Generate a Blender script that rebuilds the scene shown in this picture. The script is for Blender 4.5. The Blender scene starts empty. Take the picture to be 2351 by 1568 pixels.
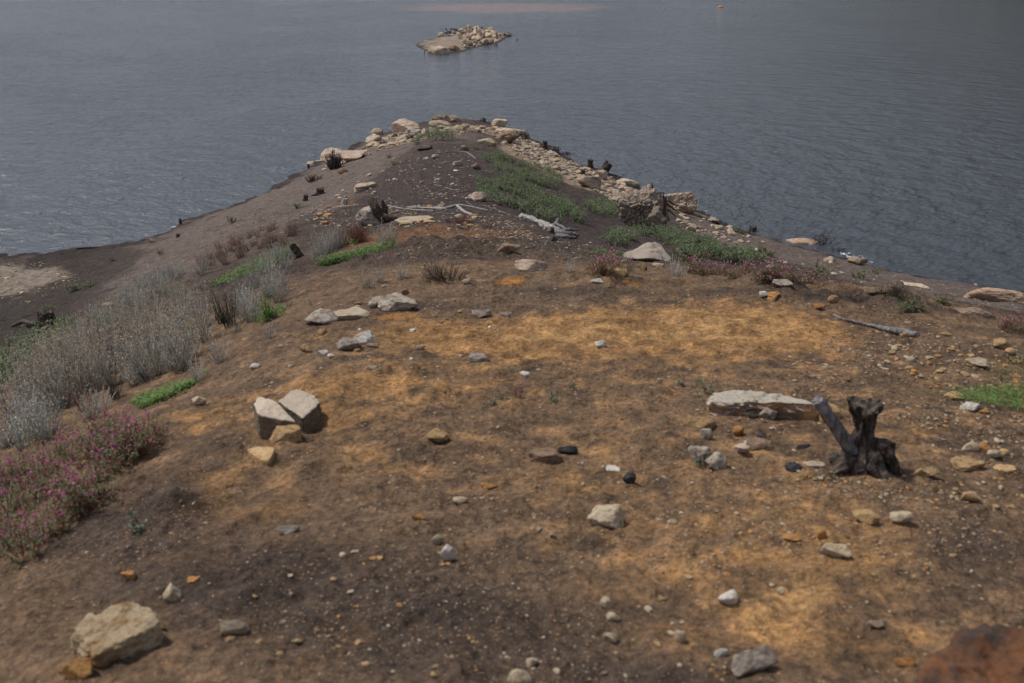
import bpy, bmesh, math, random
import numpy as np
from mathutils import Vector, Matrix, Quaternion

random.seed(7)
RNG = np.random.default_rng(11)
R = math.radians
scene = bpy.context.scene
COL = scene.collection

# ------------------------------------------------------------------ camera, sky, sun, exposure
CAM_Z, PITCH = 8.0, R(22.0)
cam_d = bpy.data.cameras.new('camera')
cam_d.lens, cam_d.sensor_width = 35.0, 36.0
cam_d.clip_start, cam_d.clip_end = 0.05, 6000
cam_d.dof.use_dof = True
cam_d.dof.focus_distance = 22.0
cam_d.dof.aperture_fstop = 3.8
cam = bpy.data.objects.new('camera', cam_d)
cam.location = (0, 0, CAM_Z)
cam.rotation_euler = (R(90) - PITCH, 0, 0)
COL.objects.link(cam)
scene.camera = cam

SUN_EL, SUN_AZ = R(57), R(-62)          # azimuth from +Y towards +X
w = bpy.data.worlds.new('World')
scene.world = w
w.use_nodes = True
nt = w.node_tree
bg = nt.nodes['Background']
sky = nt.nodes.new('ShaderNodeTexSky')
sky.sky_type = 'NISHITA'
sky.sun_disc = False
sky.sun_elevation = SUN_EL
sky.sun_rotation = SUN_AZ % (2 * math.pi)
sky.dust_density = 0.6
hs = nt.nodes.new('ShaderNodeHueSaturation')
hs.inputs['Saturation'].default_value = 0.36
nt.links.new(sky.outputs[0], hs.inputs['Color'])
tint = nt.nodes.new('ShaderNodeMix'); tint.data_type = 'RGBA'; tint.blend_type = 'MULTIPLY'
tint.inputs[0].default_value = 1.0; tint.inputs[7].default_value = (0.99, 1.0, 1.09, 1)
nt.links.new(hs.outputs[0], tint.inputs[6])
nt.links.new(tint.outputs[2], bg.inputs['Color'])
bg.inputs['Strength'].default_value = 0.115

sd = bpy.data.lights.new('sun', 'SUN')
sd.energy = 3.2
sd.angle = R(5.0)
sd.color = (1.0, 0.95, 0.88)
sun = bpy.data.objects.new('sun', sd)
dvec = Vector((math.sin(SUN_AZ) * math.cos(SUN_EL), math.cos(SUN_AZ) * math.cos(SUN_EL), math.sin(SUN_EL)))
sun.rotation_euler = dvec.to_track_quat('Z', 'Y').to_euler()
COL.objects.link(sun)
vs = scene.view_settings
vs.view_transform, vs.look, vs.exposure, vs.gamma = 'Standard', 'None', 0.12, 1.0

# ------------------------------------------------------------------ noise
def _hash(ix, iy, iz, seed):
    h = (ix.astype(np.uint32) * np.uint32(374761393) + iy.astype(np.uint32) * np.uint32(668265263)
         + iz.astype(np.uint32) * np.uint32(2147483647) + np.uint32(seed * 144665 + 17))
    h = (h ^ (h >> np.uint32(13))) * np.uint32(1274126177)
    h ^= h >> np.uint32(16)
    return (h & np.uint32(0xffff)).astype(np.float32) / 32767.5 - 1.0

def vnoise(p, seed=0):
    p = np.asarray(p, dtype=np.float64)
    i = np.floor(p).astype(np.int64)
    f = (p - i).astype(np.float32)
    f = f * f * f * (f * (f * 6 - 15) + 10)
    out = 0
    for dx in (0, 1):
        wx = f[..., 0] if dx else 1 - f[..., 0]
        for dy in (0, 1):
            wy = f[..., 1] if dy else 1 - f[..., 1]
            for dz in (0, 1):
                wz = f[..., 2] if dz else 1 - f[..., 2]
                out = out + wx * wy * wz * _hash(i[..., 0] + dx, i[..., 1] + dy, i[..., 2] + dz, seed)
    return out

def fbm(p, octv=4, seed=0, gain=0.5):
    p = np.asarray(p, dtype=np.float64)
    out, a = 0, 1.0
    for k in range(octv):
        out = out + a * vnoise(p, seed + k * 7)
        p = p * 2.03 + 11.7
        a *= gain
    return out

def fbm2(x, y, lam, octv=4, seed=0):
    return fbm(np.stack([x / lam, y / lam, np.zeros_like(x) + 0.37], -1), octv, seed)

def sstep(a, b, x):
    t = np.clip((x - a) / (b - a), 0, 1)
    return t * t * (3 - 2 * t)

# ------------------------------------------------------------------ picture point -> ray (used once, to survey where things stand)
FPX, CX, CY = 2284.4, 1175.5, 784.0
cp, sp = math.cos(PITCH), math.sin(PITCH)
def ray(u, v):
    a = (np.asarray(u, float) - CX) / FPX
    t = (np.asarray(v, float) - CY) / FPX
    return a, cp - sp * t, -(sp + cp * t)            # x, y, z per unit depth

# surveyed heights: (u, v, metres below the eye)
SH = [(-300,600),(0,583),(100,581),(180,573),(260,560),(350,545),(400,518),(490,482),(600,447),(640,425),(690,392),(740,372),
      (800,345),(850,318),(900,298),(950,285),(1100,283),(1190,302),(1250,335),(1330,370),(1400,402),(1460,427),(1530,452),
      (1590,477),(1650,510),(1730,535),(1800,555),(1880,570),(1960,600),(2050,622),(2150,642),(2260,657),(2351,667),(2700,730)]
CPT = [(u, v, 8.0) for u, v in SH] + [
 (1180,1568,1.88),(1180,1200,2.01),(1180,1000,2.14),(1180,800,2.34),(1180,700,2.5),(1180,640,2.62),(1180,600,3.05),(1180,550,3.7),
 (1160,500,4.25),(1080,450,4.85),(1060,400,5.6),(1050,350,6.3),(1040,310,6.95),(1020,285,7.35),
 (60,640,7.7),(0,700,7.45),(200,620,7.55),(300,590,7.35),(700,500,5.2),(600,480,6.6),(600,550,5.2),(450,600,5.6),(300,650,5.8),
 (200,680,6.2),(150,740,5.4),(400,700,4.3),(550,650,4.0),(640,600,4.1),(750,590,3.75),(400,850,2.9),(250,860,3.3),(100,950,3.2),
 (0,1000,3.2),(0,850,4.3),(200,780,4.4),(450,920,2.45),(650,780,2.45),(850,660,2.75),(700,660,3.25),(600,750,2.8),(900,600,3.3),
 (1000,600,3.1),(870,540,3.9),(870,510,4.3),(300,1000,2.4),(100,1150,2.4),(0,1300,2.25),(350,1150,2.15),(0,1568,2.0),(250,1450,1.95),
 (600,1200,2.04),(650,1000,2.15),(1700,1000,2.1),(2000,1080,2.08),(2351,1200,2.08),(2351,1568,1.9),(2351,900,2.32),(2351,770,2.55),
 (2000,720,2.52),(2000,672,2.75),(1700,642,2.66),(1400,642,2.62),(1500,700,2.48),(1700,800,2.32),
 (1700,620,3.3),(2050,658,5.2),(2050,640,6.9),(2351,722,5.0),(2351,690,6.6),(2200,705,5.0),(1600,600,3.9),(1500,590,3.9),(1300,590,3.4),
 (1600,550,5.4),(1480,520,6.0),(1300,520,4.9),(1300,450,6.2),(1200,450,5.2),(1400,450,7.2),(1150,380,6.0),(1250,380,7.1),
 (1000,330,6.5),(900,350,6.9),(800,400,7.0),(900,400,6.1),(1000,400,5.65),(750,450,6.4),(900,450,5.2),(1850,600,6.5),(1800,572,7.5),
 (-300,700,7.0),(-300,1000,4.5),(-200,1400,2.6),(2700,1000,2.6),(2700,1400,2.15),(1180,2000,1.75),(2700,800,4.2),(-200,2000,2.1),(2600,2000,1.85),
 (300,450,9.5),(0,480,9.5),(600,350,9.5),(850,230,10),(1000,215,10.5),(1300,230,10),(1600,350,9.8),(1900,450,9.5),(2351,550,9.5),(-300,500,9.5),(2700,620,9.5)]
CPT = np.array(CPT, float)
_a, _b, _c = ray(CPT[:, 0], CPT[:, 1])
_dep = CPT[:, 2] / -_c
PX, PY, PZ = _a * _dep, _b * _dep, 8.0 - CPT[:, 2]
def st(x, y):
    return x / (y + 1.0), np.log(np.maximum(y, 0.05) + 1.0)
KS = 2.6
_s, _t = st(PX, PY)
_Q = np.stack([_s * KS, _t], 1)
def _U(r2):
    return 0.5 * r2 * np.log(r2 + 1e-9)
_n = len(_Q)
_K = _U(((_Q[:, None] - _Q[None]) ** 2).sum(-1)) + np.eye(_n) * 0.002
_P = np.concatenate([np.ones((_n, 1)), _Q], 1)
_A = np.block([[_K, _P], [_P.T, np.zeros((3, 3))]])
_W = np.linalg.solve(_A, np.concatenate([PZ, np.zeros(3)]))

# terrain grid, finer near the viewer's stand
GS = np.concatenate([np.linspace(-1.9, -0.64, 50)[:-1], np.linspace(-0.64, 0.64, 800), np.linspace(0.64, 1.9, 50)[1:]])
GT = np.concatenate([np.linspace(0.2, 1.06, 50)[:-1], np.linspace(1.06, math.log(64), 820)])
S2, T2 = np.meshgrid(GS, GT)
GY = np.exp(T2) - 1.0
GX = S2 * (GY + 1.0)
qs, qt = (S2 * KS).ravel(), T2.ravel()
# thin plate on a coarse grid, then bilinear-cubic lookup (smooth enough)
cs, ct = np.linspace(-1.9, 1.9, 190), np.linspace(0.2, math.log(64), 260)
C1, C2 = np.meshgrid(cs, ct)
cz = _W[_n] + _W[_n + 1] * C1 * KS + _W[_n + 2] * C2
for k in range(_n):
    cz = cz + _W[k] * _U((C1 * KS - _Q[k, 0]) ** 2 + (C2 - _Q[k, 1]) ** 2)
def bil(gx, gy, Z, x, y):
    ix = np.clip(np.searchsorted(gx, x) - 1, 0, len(gx) - 2)
    iy = np.clip(np.searchsorted(gy, y) - 1, 0, len(gy) - 2)
    fx = np.clip((x - gx[ix]) / (gx[ix + 1] - gx[ix]), 0, 1)
    fy = np.clip((y - gy[iy]) / (gy[iy + 1] - gy[iy]), 0, 1)
    return (Z[iy, ix] * (1 - fx) * (1 - fy) + Z[iy, ix + 1] * fx * (1 - fy)
            + Z[iy + 1, ix] * (1 - fx) * fy + Z[iy + 1, ix + 1] * fx * fy)
base = bil(cs, ct, cz, S2.ravel(), T2.ravel()).reshape(S2.shape)
D2 = np.hypot(GX, GY)
amp = np.clip(D2 / 14, 0.0, 1.0)
rough = 0.045 * amp * fbm2(GX, GY, 1.7, 4, 3) + 0.10 * amp ** 2 * fbm2(GX, GY, 5.0, 3, 5)
lump = fbm2(GX, GY, 0.34, 4, 9)
rough += 0.019 * lump + 0.015 * np.clip(fbm2(GX, GY, 0.11, 3, 21), -0.3, 1.2)
rough += 0.006 * fbm2(GX, GY, 0.045, 2, 33) * np.clip(1.6 - D2 / 8, 0, 1)
rough *= np.clip(0.35 + (base / 0.8), 0.35, 1.0)
rough += 0.07 * fbm2(GX, GY, 0.8, 4, 41) * np.exp(-(base / 0.25) ** 2)
# crumbling lips of soil at the edge of the bare top
GZ = np.maximum(base + rough, -3.5)

def height(x, y):
    s, t = st(np.asarray(x, float), np.asarray(y, float))
    return bil(GS, GT, GZ, s, t)

_steps = np.exp(np.linspace(math.log(1.2), math.log(66), 420))
def hit(u, v):
    """ground (or lake surface) point seen at u, v"""
    u = np.atleast_1d(np.asarray(u, float)); v = np.atleast_1d(np.asarray(v, float))
    a, b, c = ray(u, v)
    res = np.zeros((len(u), 3))
    for i0 in range(0, len(u), 2000):
        sl = slice(i0, i0 + 2000)
        A, B, Cc = a[sl, None], b[sl, None], c[sl, None]
        d = _steps[None] / B
        z = 8.0 + Cc * d
        g = height(A * d, B * d)
        below = z < g
        k = np.where(below.any(1), below.argmax(1), len(_steps) - 1)
        k = np.maximum(k, 1)
        r = np.arange(len(k))
        z0, z1 = z[r, k - 1] - g[r, k - 1], z[r, k] - g[r, k]
        f = np.clip(z0 / np.where(np.abs(z0 - z1) < 1e-9, 1, z0 - z1), 0, 1)
        dd = d[r, k - 1] * (1 - f) + d[r, k] * f
        dw = -8.0 / Cc[:, 0]
        dd = np.where(below.any(1), np.minimum(dd, dw), dw)
        res[sl] = np.stack([A[:, 0] * dd, B[:, 0] * dd, 8.0 + Cc[:, 0] * dd], 1)
    return res

def depth_of(p):
    return p[1] * cp + (8.0 - p[2]) * sp

# ------------------------------------------------------------------ mesh helpers
def make_mesh(name, V, F, mat=None, colors=None, smooth=True, sharp=None):
    V = np.asarray(V, np.float32); F = np.asarray(F, np.int32)
    me = bpy.data.meshes.new(name)
    k = F.shape[1]
    me.vertices.add(len(V)); me.loops.add(F.size); me.polygons.add(len(F))
    me.vertices.foreach_set('co', V.ravel())
    me.loops.foreach_set('vertex_index', F.ravel())
    me.polygons.foreach_set('loop_start', np.arange(0, F.size, k, dtype=np.int32))
    me.polygons.foreach_set('use_smooth', np.full(len(F), smooth))
    me.update(calc_edges=True)
    if colors is not None:
        at = me.color_attributes.new('col', 'FLOAT_COLOR', 'POINT')
        c = np.ones((len(V), 4), np.float32); c[:, :3] = colors
        at.data.foreach_set('color', c.ravel())
    if sharp is not None:
        me.set_sharp_from_angle(angle=R(sharp))
    if mat: me.materials.append(mat)
    return me

def obj(name, me, parent=None, loc=(0, 0, 0), rot=None, scale=(1, 1, 1), label=None, cat=None, group=None, kind=None):
    o = bpy.data.objects.new(name, me)
    COL.objects.link(o)
    o.location = loc
    if rot is not None:
        if isinstance(rot, Quaternion):
            o.rotation_mode = 'QUATERNION'; o.rotation_quaternion = rot
        else: o.rotation_euler = rot
    o.scale = scale
    if parent: o.parent = parent
    if label: o['label'] = label
    if cat: o['category'] = cat
    if group: o['group'] = group
    if kind: o['kind'] = kind
    return o

def _ico(n):
    bm = bmesh.new(); bmesh.ops.create_icosphere(bm, subdivisions=n, radius=1.0)
    bm.verts.ensure_lookup_table()
    V = np.array([v.co[:] for v in bm.verts]); F = np.array([[x.index for x in f.verts] for f in bm.faces])
    bm.free(); return V, F
ICO = {n: _ico(n) for n in (1, 2, 3, 4, 5, 6)}

class MB:
    """collects triangles of one part"""
    def __init__(s): s.V, s.F, s.C, s.n = [], [], [], 0
    def add(s, V, F, col=None):
        V = np.asarray(V, float).reshape(-1, 3); F = np.asarray(F, int).reshape(-1, 3)
        s.V.append(V); s.F.append(F + s.n); s.n += len(V)
        c = np.ones((len(V), 3)); c[:] = (1, 1, 1) if col is None else col
        s.C.append(c)
    def quadgrid(s, P, col=None, closed=True):
        """rings P[k][j][3]"""
        P = np.asarray(P); k, m = P.shape[:2]
        i = np.arange(k - 1)[:, None] * m; j = np.arange(m)[None]; j2 = (j + 1) % m
        a, b, c, d = i + j, i + j2, i + m + j2, i + m + j
        F = np.concatenate([np.stack([a, b, c], -1).reshape(-1, 3), np.stack([a, c, d], -1).reshape(-1, 3)])
        s.add(P.reshape(-1, 3), F, col)
    def mesh(s, name, mat, smooth=True, sharp=None):
        return make_mesh(name, np.concatenate(s.V), np.concatenate(s.F), mat, np.concatenate(s.C), smooth, sharp)

def tube(mb, path, radii, nseg=6, col=None, bark=0.0, seed=0, cap=True, bfreq=7.0, jag=0.0, blong=0.55):
    path = np.asarray(path, float); radii = np.asarray(radii, float)
    k = len(path)
    T = np.gradient(path, axis=0); T /= np.linalg.norm(T, axis=1)[:, None] + 1e-9
    ref = np.array([0.13, 0.21, 1.0]) if abs(T[0][2]) < 0.8 else np.array([1.0, 0.17, 0.1])
    th = np.linspace(0, 2 * math.pi, nseg, endpoint=False)
    N = np.cross(T, ref); N /= np.linalg.norm(N, axis=1)[:, None] + 1e-9
    B = np.cross(T, N)
    rr = np.repeat(radii[:, None], nseg, 1)
    if bark:
        L = np.cumsum(np.r_[0, np.linalg.norm(np.diff(path, axis=0), axis=1)]) / (radii.max() + 1e-9)
        q = np.stack([np.cos(th)[None] * bfreq + 0 * L[:, None], np.sin(th)[None] * bfreq + 0 * L[:, None], blong * L[:, None] + 0 * th[None]], -1)
        q2 = q * np.array([0.3, 0.3, 0.8])
        n = fbm(q, 3, seed); n2 = fbm(q2, 2, seed + 50)
        rr = rr * (1 + bark * n + 0.8 * bark * n2)
    P = path[:, None] + rr[..., None] * (np.cos(th)[None, :, None] * N[:, None] + np.sin(th)[None, :, None] * B[:, None])
    if jag:
        jn = fbm(np.stack([np.cos(th) * 3, np.sin(th) * 3, th * 0 + seed], -1), 3, seed + 9)
        P[-1] += T[-1][None] * (jn * jag)[:, None]; P[-2] += T[-1][None] * (jn * jag * 0.4)[:, None]
    if cap:
        mid = P[-1].mean(0)[None]
        inner = (P[-1] * 0.55 + mid * 0.45) - T[-1] * radii[-1] * (0.25 if jag else 0.02)
        P = np.concatenate([(P[0].mean(0)[None] + 0 * P[0])[None], P, inner[None], (mid - T[-1] * radii[-1] * (0.35 if jag else 0.0) + 0 * inner)[None]])
    mb.quadgrid(P, col)

def wander(p0, p1, n, amp, seed):
    t = np.linspace(0, 1, n)[:, None]
    p0, p1 = np.asarray(p0, float), np.asarray(p1, float)
    L = np.linalg.norm(p1 - p0)
    off = np.stack([vnoise(np.stack([t[:, 0] * 3.1, t[:, 0] * 0 + k, t[:, 0] * 0 + seed * 1.3], -1), seed + k) for k in range(3)], -1)
    return p0 * (1 - t) + p1 * t + off * amp * L * np.sin(np.pi * np.clip(t, 0.05, 1)) ** 0.5

# ------------------------------------------------------------------ materials
def new_mat(name):
    m = bpy.data.materials.new(name); m.use_nodes = True
    t = m.node_tree
    return m, t, t.nodes['Principled BSDF'], t.links.new
def nd(t, typ, **kw):
    n = t.nodes.new(typ)
    for k, v in kw.items():
        if k in n.inputs: n.inputs[k].default_value = v
        else: setattr(n, k, v)
    return n
def ramp(t, src, stops):
    r = t.nodes.new('ShaderNodeValToRGB'); e = r.color_ramp.elements
    while len(e) > 1: e.remove(e[-1])
    for i, (p, c) in enumerate(stops):
        x = e[0] if i == 0 else e.new(p)
        x.position = p; x.color = (*c, 1) if len(c) == 3 else c
    t.links.new(src, r.inputs[0]); return r.outputs[0]
def mixc(t, f, a, b, mode='MIX'):
    m = t.nodes.new('ShaderNodeMix'); m.data_type = 'RGBA'; m.blend_type = mode
    for s, i in ((f, 0), (a, 6), (b, 7)):
        if hasattr(s, 'is_output') or hasattr(s, 'links'): t.links.new(s, m.inputs[i])
        else: m.inputs[i].default_value = s if i == 0 else (*s, 1)
    return m.outputs[2]

def rock_mat(name, c1, c2, c3=None, top=None, scale=3.0, bump=0.35):
    """c1/c2 two stone tones in patches, c3 rusty or dark stains, top: another tone on upward faces, a weathered crust on the slab"""
    m, t, p, L = new_mat(name)
    tc = nd(t, 'ShaderNodeTexCoord'); oi = nd(t, 'ShaderNodeObjectInfo')
    add = nd(t, 'ShaderNodeVectorMath', operation='ADD'); L(tc.outputs['Object'], add.inputs[0])
    sc = nd(t, 'ShaderNodeVectorMath', operation='SCALE'); sc.inputs['Scale'].default_value = 40
    cmb = nd(t, 'ShaderNodeCombineXYZ'); L(oi.outputs['Random'], cmb.inputs[0]); L(oi.outputs['Random'], cmb.inputs[1])
    L(cmb.outputs[0], sc.inputs[0]); L(sc.outputs[0], add.inputs[1])
    v = add.outputs[0]
    n1 = nd(t, 'ShaderNodeTexNoise', Scale=scale, Detail=6.0, Roughness=0.62); L(v, n1.inputs['Vector'])
    n2 = nd(t, 'ShaderNodeTexNoise', Scale=scale * 9, Detail=5.0, Roughness=0.7); L(v, n2.inputs['Vector'])
    n3 = nd(t, 'ShaderNodeTexNoise', Scale=scale * 1.7, Detail=7.0, Roughness=0.65); L(v, n3.inputs['Vector'])
    base = ramp(t, n1.outputs['Fac'], [(0.36, c1), (0.62, c2)])
    if c3: base = mixc(t, ramp(t, n3.outputs['Fac'], [(0.50, (0, 0, 0)), (0.63, (1, 1, 1))]), base, c3)
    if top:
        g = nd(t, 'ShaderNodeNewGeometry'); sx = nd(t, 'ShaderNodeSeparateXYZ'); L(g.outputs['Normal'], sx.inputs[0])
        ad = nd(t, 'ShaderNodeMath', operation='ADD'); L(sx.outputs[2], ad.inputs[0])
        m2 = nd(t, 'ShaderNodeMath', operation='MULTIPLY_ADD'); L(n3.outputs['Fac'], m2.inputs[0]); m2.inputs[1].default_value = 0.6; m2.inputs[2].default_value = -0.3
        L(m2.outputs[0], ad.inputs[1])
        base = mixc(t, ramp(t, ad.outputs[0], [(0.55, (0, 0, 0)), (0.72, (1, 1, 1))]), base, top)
    fine = ramp(t, n2.outputs['Fac'], [(0.3, (0.66, 0.64, 0.62)), (0.5, (1, 1, 1)), (0.75, (1.2, 1.18, 1.15))])
    base = mixc(t, 1.0, base, fine, 'MULTIPLY')
    hv = nd(t, 'ShaderNodeHueSaturation'); L(base, hv.inputs['Color'])
    mr = nd(t, 'ShaderNodeMapRange'); mr.inputs['To Min'].default_value = 0.78; mr.inputs['To Max'].default_value = 1.2
    L(oi.outputs['Random'], mr.inputs[0]); L(mr.outputs[0], hv.inputs['Value'])
    L(hv.outputs[0], p.inputs['Base Color'])
    p.inputs['Roughness'].default_value = 0.92
    p.inputs['Specular IOR Level'].default_value = 0.25
    b = nd(t, 'ShaderNodeBump', Strength=bump, Distance=0.03); L(n2.outputs['Fac'], b.inputs['Height'])
    b2 = nd(t, 'ShaderNodeBump', Strength=bump, Distance=0.12); L(n3.outputs['Fac'], b2.inputs['Height']); L(b.outputs[0], b2.inputs['Normal'])
    L(b2.outputs[0], p.inputs['Normal'])
    return m

M = {
 'tan':    rock_mat('sandstone_tan', (0.34, 0.26, 0.185), (0.47, 0.38, 0.28), (0.25, 0.17, 0.11)),
 'cream':  rock_mat('sandstone_cream', (0.39, 0.315, 0.215), (0.48, 0.40, 0.29), (0.30, 0.20, 0.10)),
 'white':  rock_mat('quartz_white', (0.44, 0.40, 0.345), (0.60, 0.56, 0.50), (0.34, 0.28, 0.22)),
 'grey':   rock_mat('sandstone_grey', (0.25, 0.205, 0.16), (0.40, 0.345, 0.28), (0.15, 0.12, 0.09)),
 'dark':   rock_mat('stone_dark', (0.075, 0.06, 0.05), (0.14, 0.115, 0.10), (0.05, 0.042, 0.038)),
 'brown':  rock_mat('stone_brown', (0.19, 0.12, 0.075), (0.28, 0.19, 0.125), (0.12, 0.08, 0.055)),
 'orange': rock_mat('ironstone_orange', (0.40, 0.17, 0.05), (0.47, 0.27, 0.10), (0.22, 0.10, 0.04)),
 'rustrock': rock_mat('ironstone_rust', (0.07, 0.034, 0.019), (0.17, 0.072, 0.03), (0.05, 0.036, 0.03), scale=1.6),
 'ochre':  rock_mat('sandstone_ochre', (0.33, 0.21, 0.095), (0.44, 0.31, 0.16), (0.24, 0.12, 0.05)),
 'pink':   rock_mat('granite_pink', (0.38, 0.255, 0.18), (0.48, 0.35, 0.26), (0.50, 0.45, 0.39)),
 'granite': rock_mat('granite_crust', (0.40, 0.26, 0.17), (0.56, 0.41, 0.29), (0.26, 0.17, 0.11), scale=6.0, bump=0.7),
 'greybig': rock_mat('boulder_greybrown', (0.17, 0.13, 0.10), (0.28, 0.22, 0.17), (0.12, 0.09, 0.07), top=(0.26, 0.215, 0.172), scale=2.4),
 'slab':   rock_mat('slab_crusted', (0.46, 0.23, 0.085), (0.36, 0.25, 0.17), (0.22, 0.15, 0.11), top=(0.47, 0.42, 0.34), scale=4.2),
 'block':  rock_mat('block_sandstone', (0.12, 0.09, 0.06), (0.19, 0.145, 0.095), (0.09, 0.07, 0.05), top=(0.44, 0.36, 0.275), scale=2.2),  # dark sides under a pale top: shade and light put into the colour
 'darkfront': rock_mat('boulder_darkened', (0.06, 0.05, 0.045), (0.38, 0.26, 0.17), (0.10, 0.08, 0.07), scale=1.1),
 'crazed': rock_mat('boulder_crazed', (0.19, 0.15, 0.115), (0.33, 0.275, 0.215), (0.24, 0.165, 0.11), scale=3.0, bump=.6),
 'warm': rock_mat('sandstone_warm', (0.33, 0.235, 0.13), (0.47, 0.385, 0.26), (0.27, 0.165, 0.075), scale=2.2, bump=.6),
 'char':   rock_mat('charcoal', (0.020, 0.019, 0.020), (0.045, 0.043, 0.045), (0.08, 0.075, 0.075)),
}

def wood_mat(name, c1, c2, c3):
    m, t, p, L = new_mat(name)
    g = nd(t, 'ShaderNodeNewGeometry')
    a = nd(t, 'ShaderNodeTexNoise', Scale=26.0, Detail=5.0, Roughness=0.7); L(g.outputs['Position'], a.inputs['Vector'])
    mp = nd(t, 'ShaderNodeMapping'); mp.inputs['Scale'].default_value = (70, 70, 9); L(g.outputs['Position'], mp.inputs[0])
    b = nd(t, 'ShaderNodeTexNoise', Scale=1.0, Detail=4.0); L(mp.outputs[0], b.inputs['Vector'])
    c = ramp(t, a.outputs['Fac'], [(0.36, c1), (0.52, c2), (0.68, c3)])
    c = mixc(t, 1.0, c, ramp(t, b.outputs['Fac'], [(0.35, (0.5, 0.5, 0.5)), (0.6, (1.2, 1.2, 1.2))]), 'MULTIPLY')
    L(c, p.inputs['Base Color']); p.inputs['Roughness'].default_value = 0.9
    p.inputs['Specular IOR Level'].default_value = 0.2
    bp = nd(t, 'ShaderNodeBump', Strength=0.6, Distance=0.012); L(b.outputs['Fac'], bp.inputs['Height']); L(bp.outputs[0], p.inputs['Normal'])
    return m
M['charwood'] = wood_mat('burnt_wood', (0.018, 0.015, 0.013), (0.065, 0.05, 0.04), (0.20, 0.16, 0.125))
M['darkwood'] = wood_mat('dark_wood', (0.035, 0.026, 0.02), (0.075, 0.055, 0.042), (0.15, 0.115, 0.09))
M['greywood'] = wood_mat('grey_wood', (0.09, 0.08, 0.078), (0.17, 0.155, 0.15), (0.28, 0.26, 0.25))
M['palewood'] = wood_mat('bleached_wood', (0.17, 0.155, 0.14), (0.32, 0.295, 0.27), (0.46, 0.43, 0.40))

def leaf_mat(name, rough=0.6, trans=0.25):
    m, t, p, L = new_mat(name)
    at = nd(t, 'ShaderNodeAttribute', attribute_name='col'); oi = nd(t, 'ShaderNodeObjectInfo')
    hv = nd(t, 'ShaderNodeHueSaturation'); L(at.outputs['Color'], hv.inputs['Color'])
    mr = nd(t, 'ShaderNodeMapRange'); mr.inputs['To Min'].default_value = 0.8; mr.inputs['To Max'].default_value = 1.15
    L(oi.outputs['Random'], mr.inputs[0]); L(mr.outputs[0], hv.inputs['Value'])
    L(hv.outputs[0], p.inputs['Base Color']); p.inputs['Roughness'].default_value = rough
    p.inputs['Specular IOR Level'].default_value = 0.3
    tr = nd(t, 'ShaderNodeBsdfTranslucent'); L(hv.outputs[0], tr.inputs['Color'])
    mx = nd(t, 'ShaderNodeMixShader', Fac=trans); L(p.outputs[0], mx.inputs[1]); L(tr.outputs[0], mx.inputs[2])
    L(mx.outputs[0], t.nodes['Material Output'].inputs['Surface'])
    return m
M['leaf'] = leaf_mat('plant_green'); M['silver'] = leaf_mat('plant_silver', 0.95, 0.1); M['petal'] = leaf_mat('petal', 0.8, 0.2)

def plain_mat(name, c, rough=0.6):
    m, t, p, L = new_mat(name)
    g = nd(t, 'ShaderNodeNewGeometry'); a = nd(t, 'ShaderNodeTexNoise', Scale=9.0, Detail=4.0); L(g.outputs['Position'], a.inputs['Vector'])
    L(ramp(t, a.outputs['Fac'], [(0.3, tuple(x * 0.75 for x in c)), (0.7, tuple(min(1, x * 1.15) for x in c))]), p.inputs['Base Color'])
    p.inputs['Roughness'].default_value = rough
    return m
M['foam'] = plain_mat('lake_foam', (0.58, 0.60, 0.61), 0.8)
M['buoy'] = plain_mat('buoy_paint', (0.75, 0.23, 0.02), 0.45)
M['gravel'] = leaf_mat('gravel_stone', 0.95, 0.0)

# ------------------------------------------------------------------ ground
def blob(u, v, ru, rv):
    p = hit([u, u - ru, u + ru, u, u], [v, v, v, v - rv, v + rv])
    s, t = st(p[:, 0], p[:, 1])
    ds, dt = max(abs(s[2] - s[1]) / 2, 1e-3), max(abs(t[3] - t[4]) / 2, 1e-3)
    r2 = ((S2 - s[0]) / ds) ** 2 + ((T2 - t[0]) / dt) ** 2
    return np.exp(-0.8 * r2)
# crumbling lips and small mounds of soil at the edge of the bare top
_add = 0
for u, v, ru, rv, hgt in ((1170,655,150,12,.025),(1000,582,150,14,.10),(1450,652,150,10,.05),(1750,660,160,10,.06),(2050,690,180,14,.06),(910,560,60,6,.05),
                          (640,1010,70,40,.03),(420,1165,50,16,.05),(300,1130,120,24,.04)):
    _add = _add + 1.4 * hgt * blob(u, v, ru, rv) * (1 + 0.7 * lump)
GZ = GZ + _add
# small washed-out runnels down the bare top and clods beside them
_run = np.abs(fbm2(GX + .35 * fbm2(GX, GY, .9, 2, 61), GY * .55, .55, 3, 62))
GZ = GZ - .006 * np.exp(-(_run / .07) ** 2) * sstep(0.2, 1.5, GZ) + .018 * np.clip(fbm2(GX, GY, .19, 2, 63) - .35, 0, 1) * 1.5
NOI = {lam: fbm2(GX, GY, lam, 4, int(lam * 100)) for lam in (0.12, 0.4, 1.1, 3.0)}
def mask(blobs, n_amp=0.45, lo=0.32, hi=0.62, lams=(0.12, 0.4, 1.1, 3.0), soft=False):
    m = 0
    for b in blobs: m = m + b[4] * blob(*b[:4])
    n = sum(NOI[l] for l in lams) / len(lams)
    if soft: return sstep(0.05, 1.05, m * 0.95 + 0.34 * n * np.clip(m * 3, 0, 1) + 0.3 * NOI[0.12] * np.clip(m * 3, 0, 1))
    return sstep(lo, hi, m + 1.5 * n_amp * n * np.clip(m * 3, 0, 1)) * np.clip(m * 1.5, 0, 1)
def lerp(c, m, col):
    return c * (1 - m[..., None]) + np.array(col) * m[..., None]

def near(a, b): return sstep(a, b, D2)
gc = np.zeros(S2.shape + (3,)); gc[:] = (0.178, 0.118, 0.074)
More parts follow.
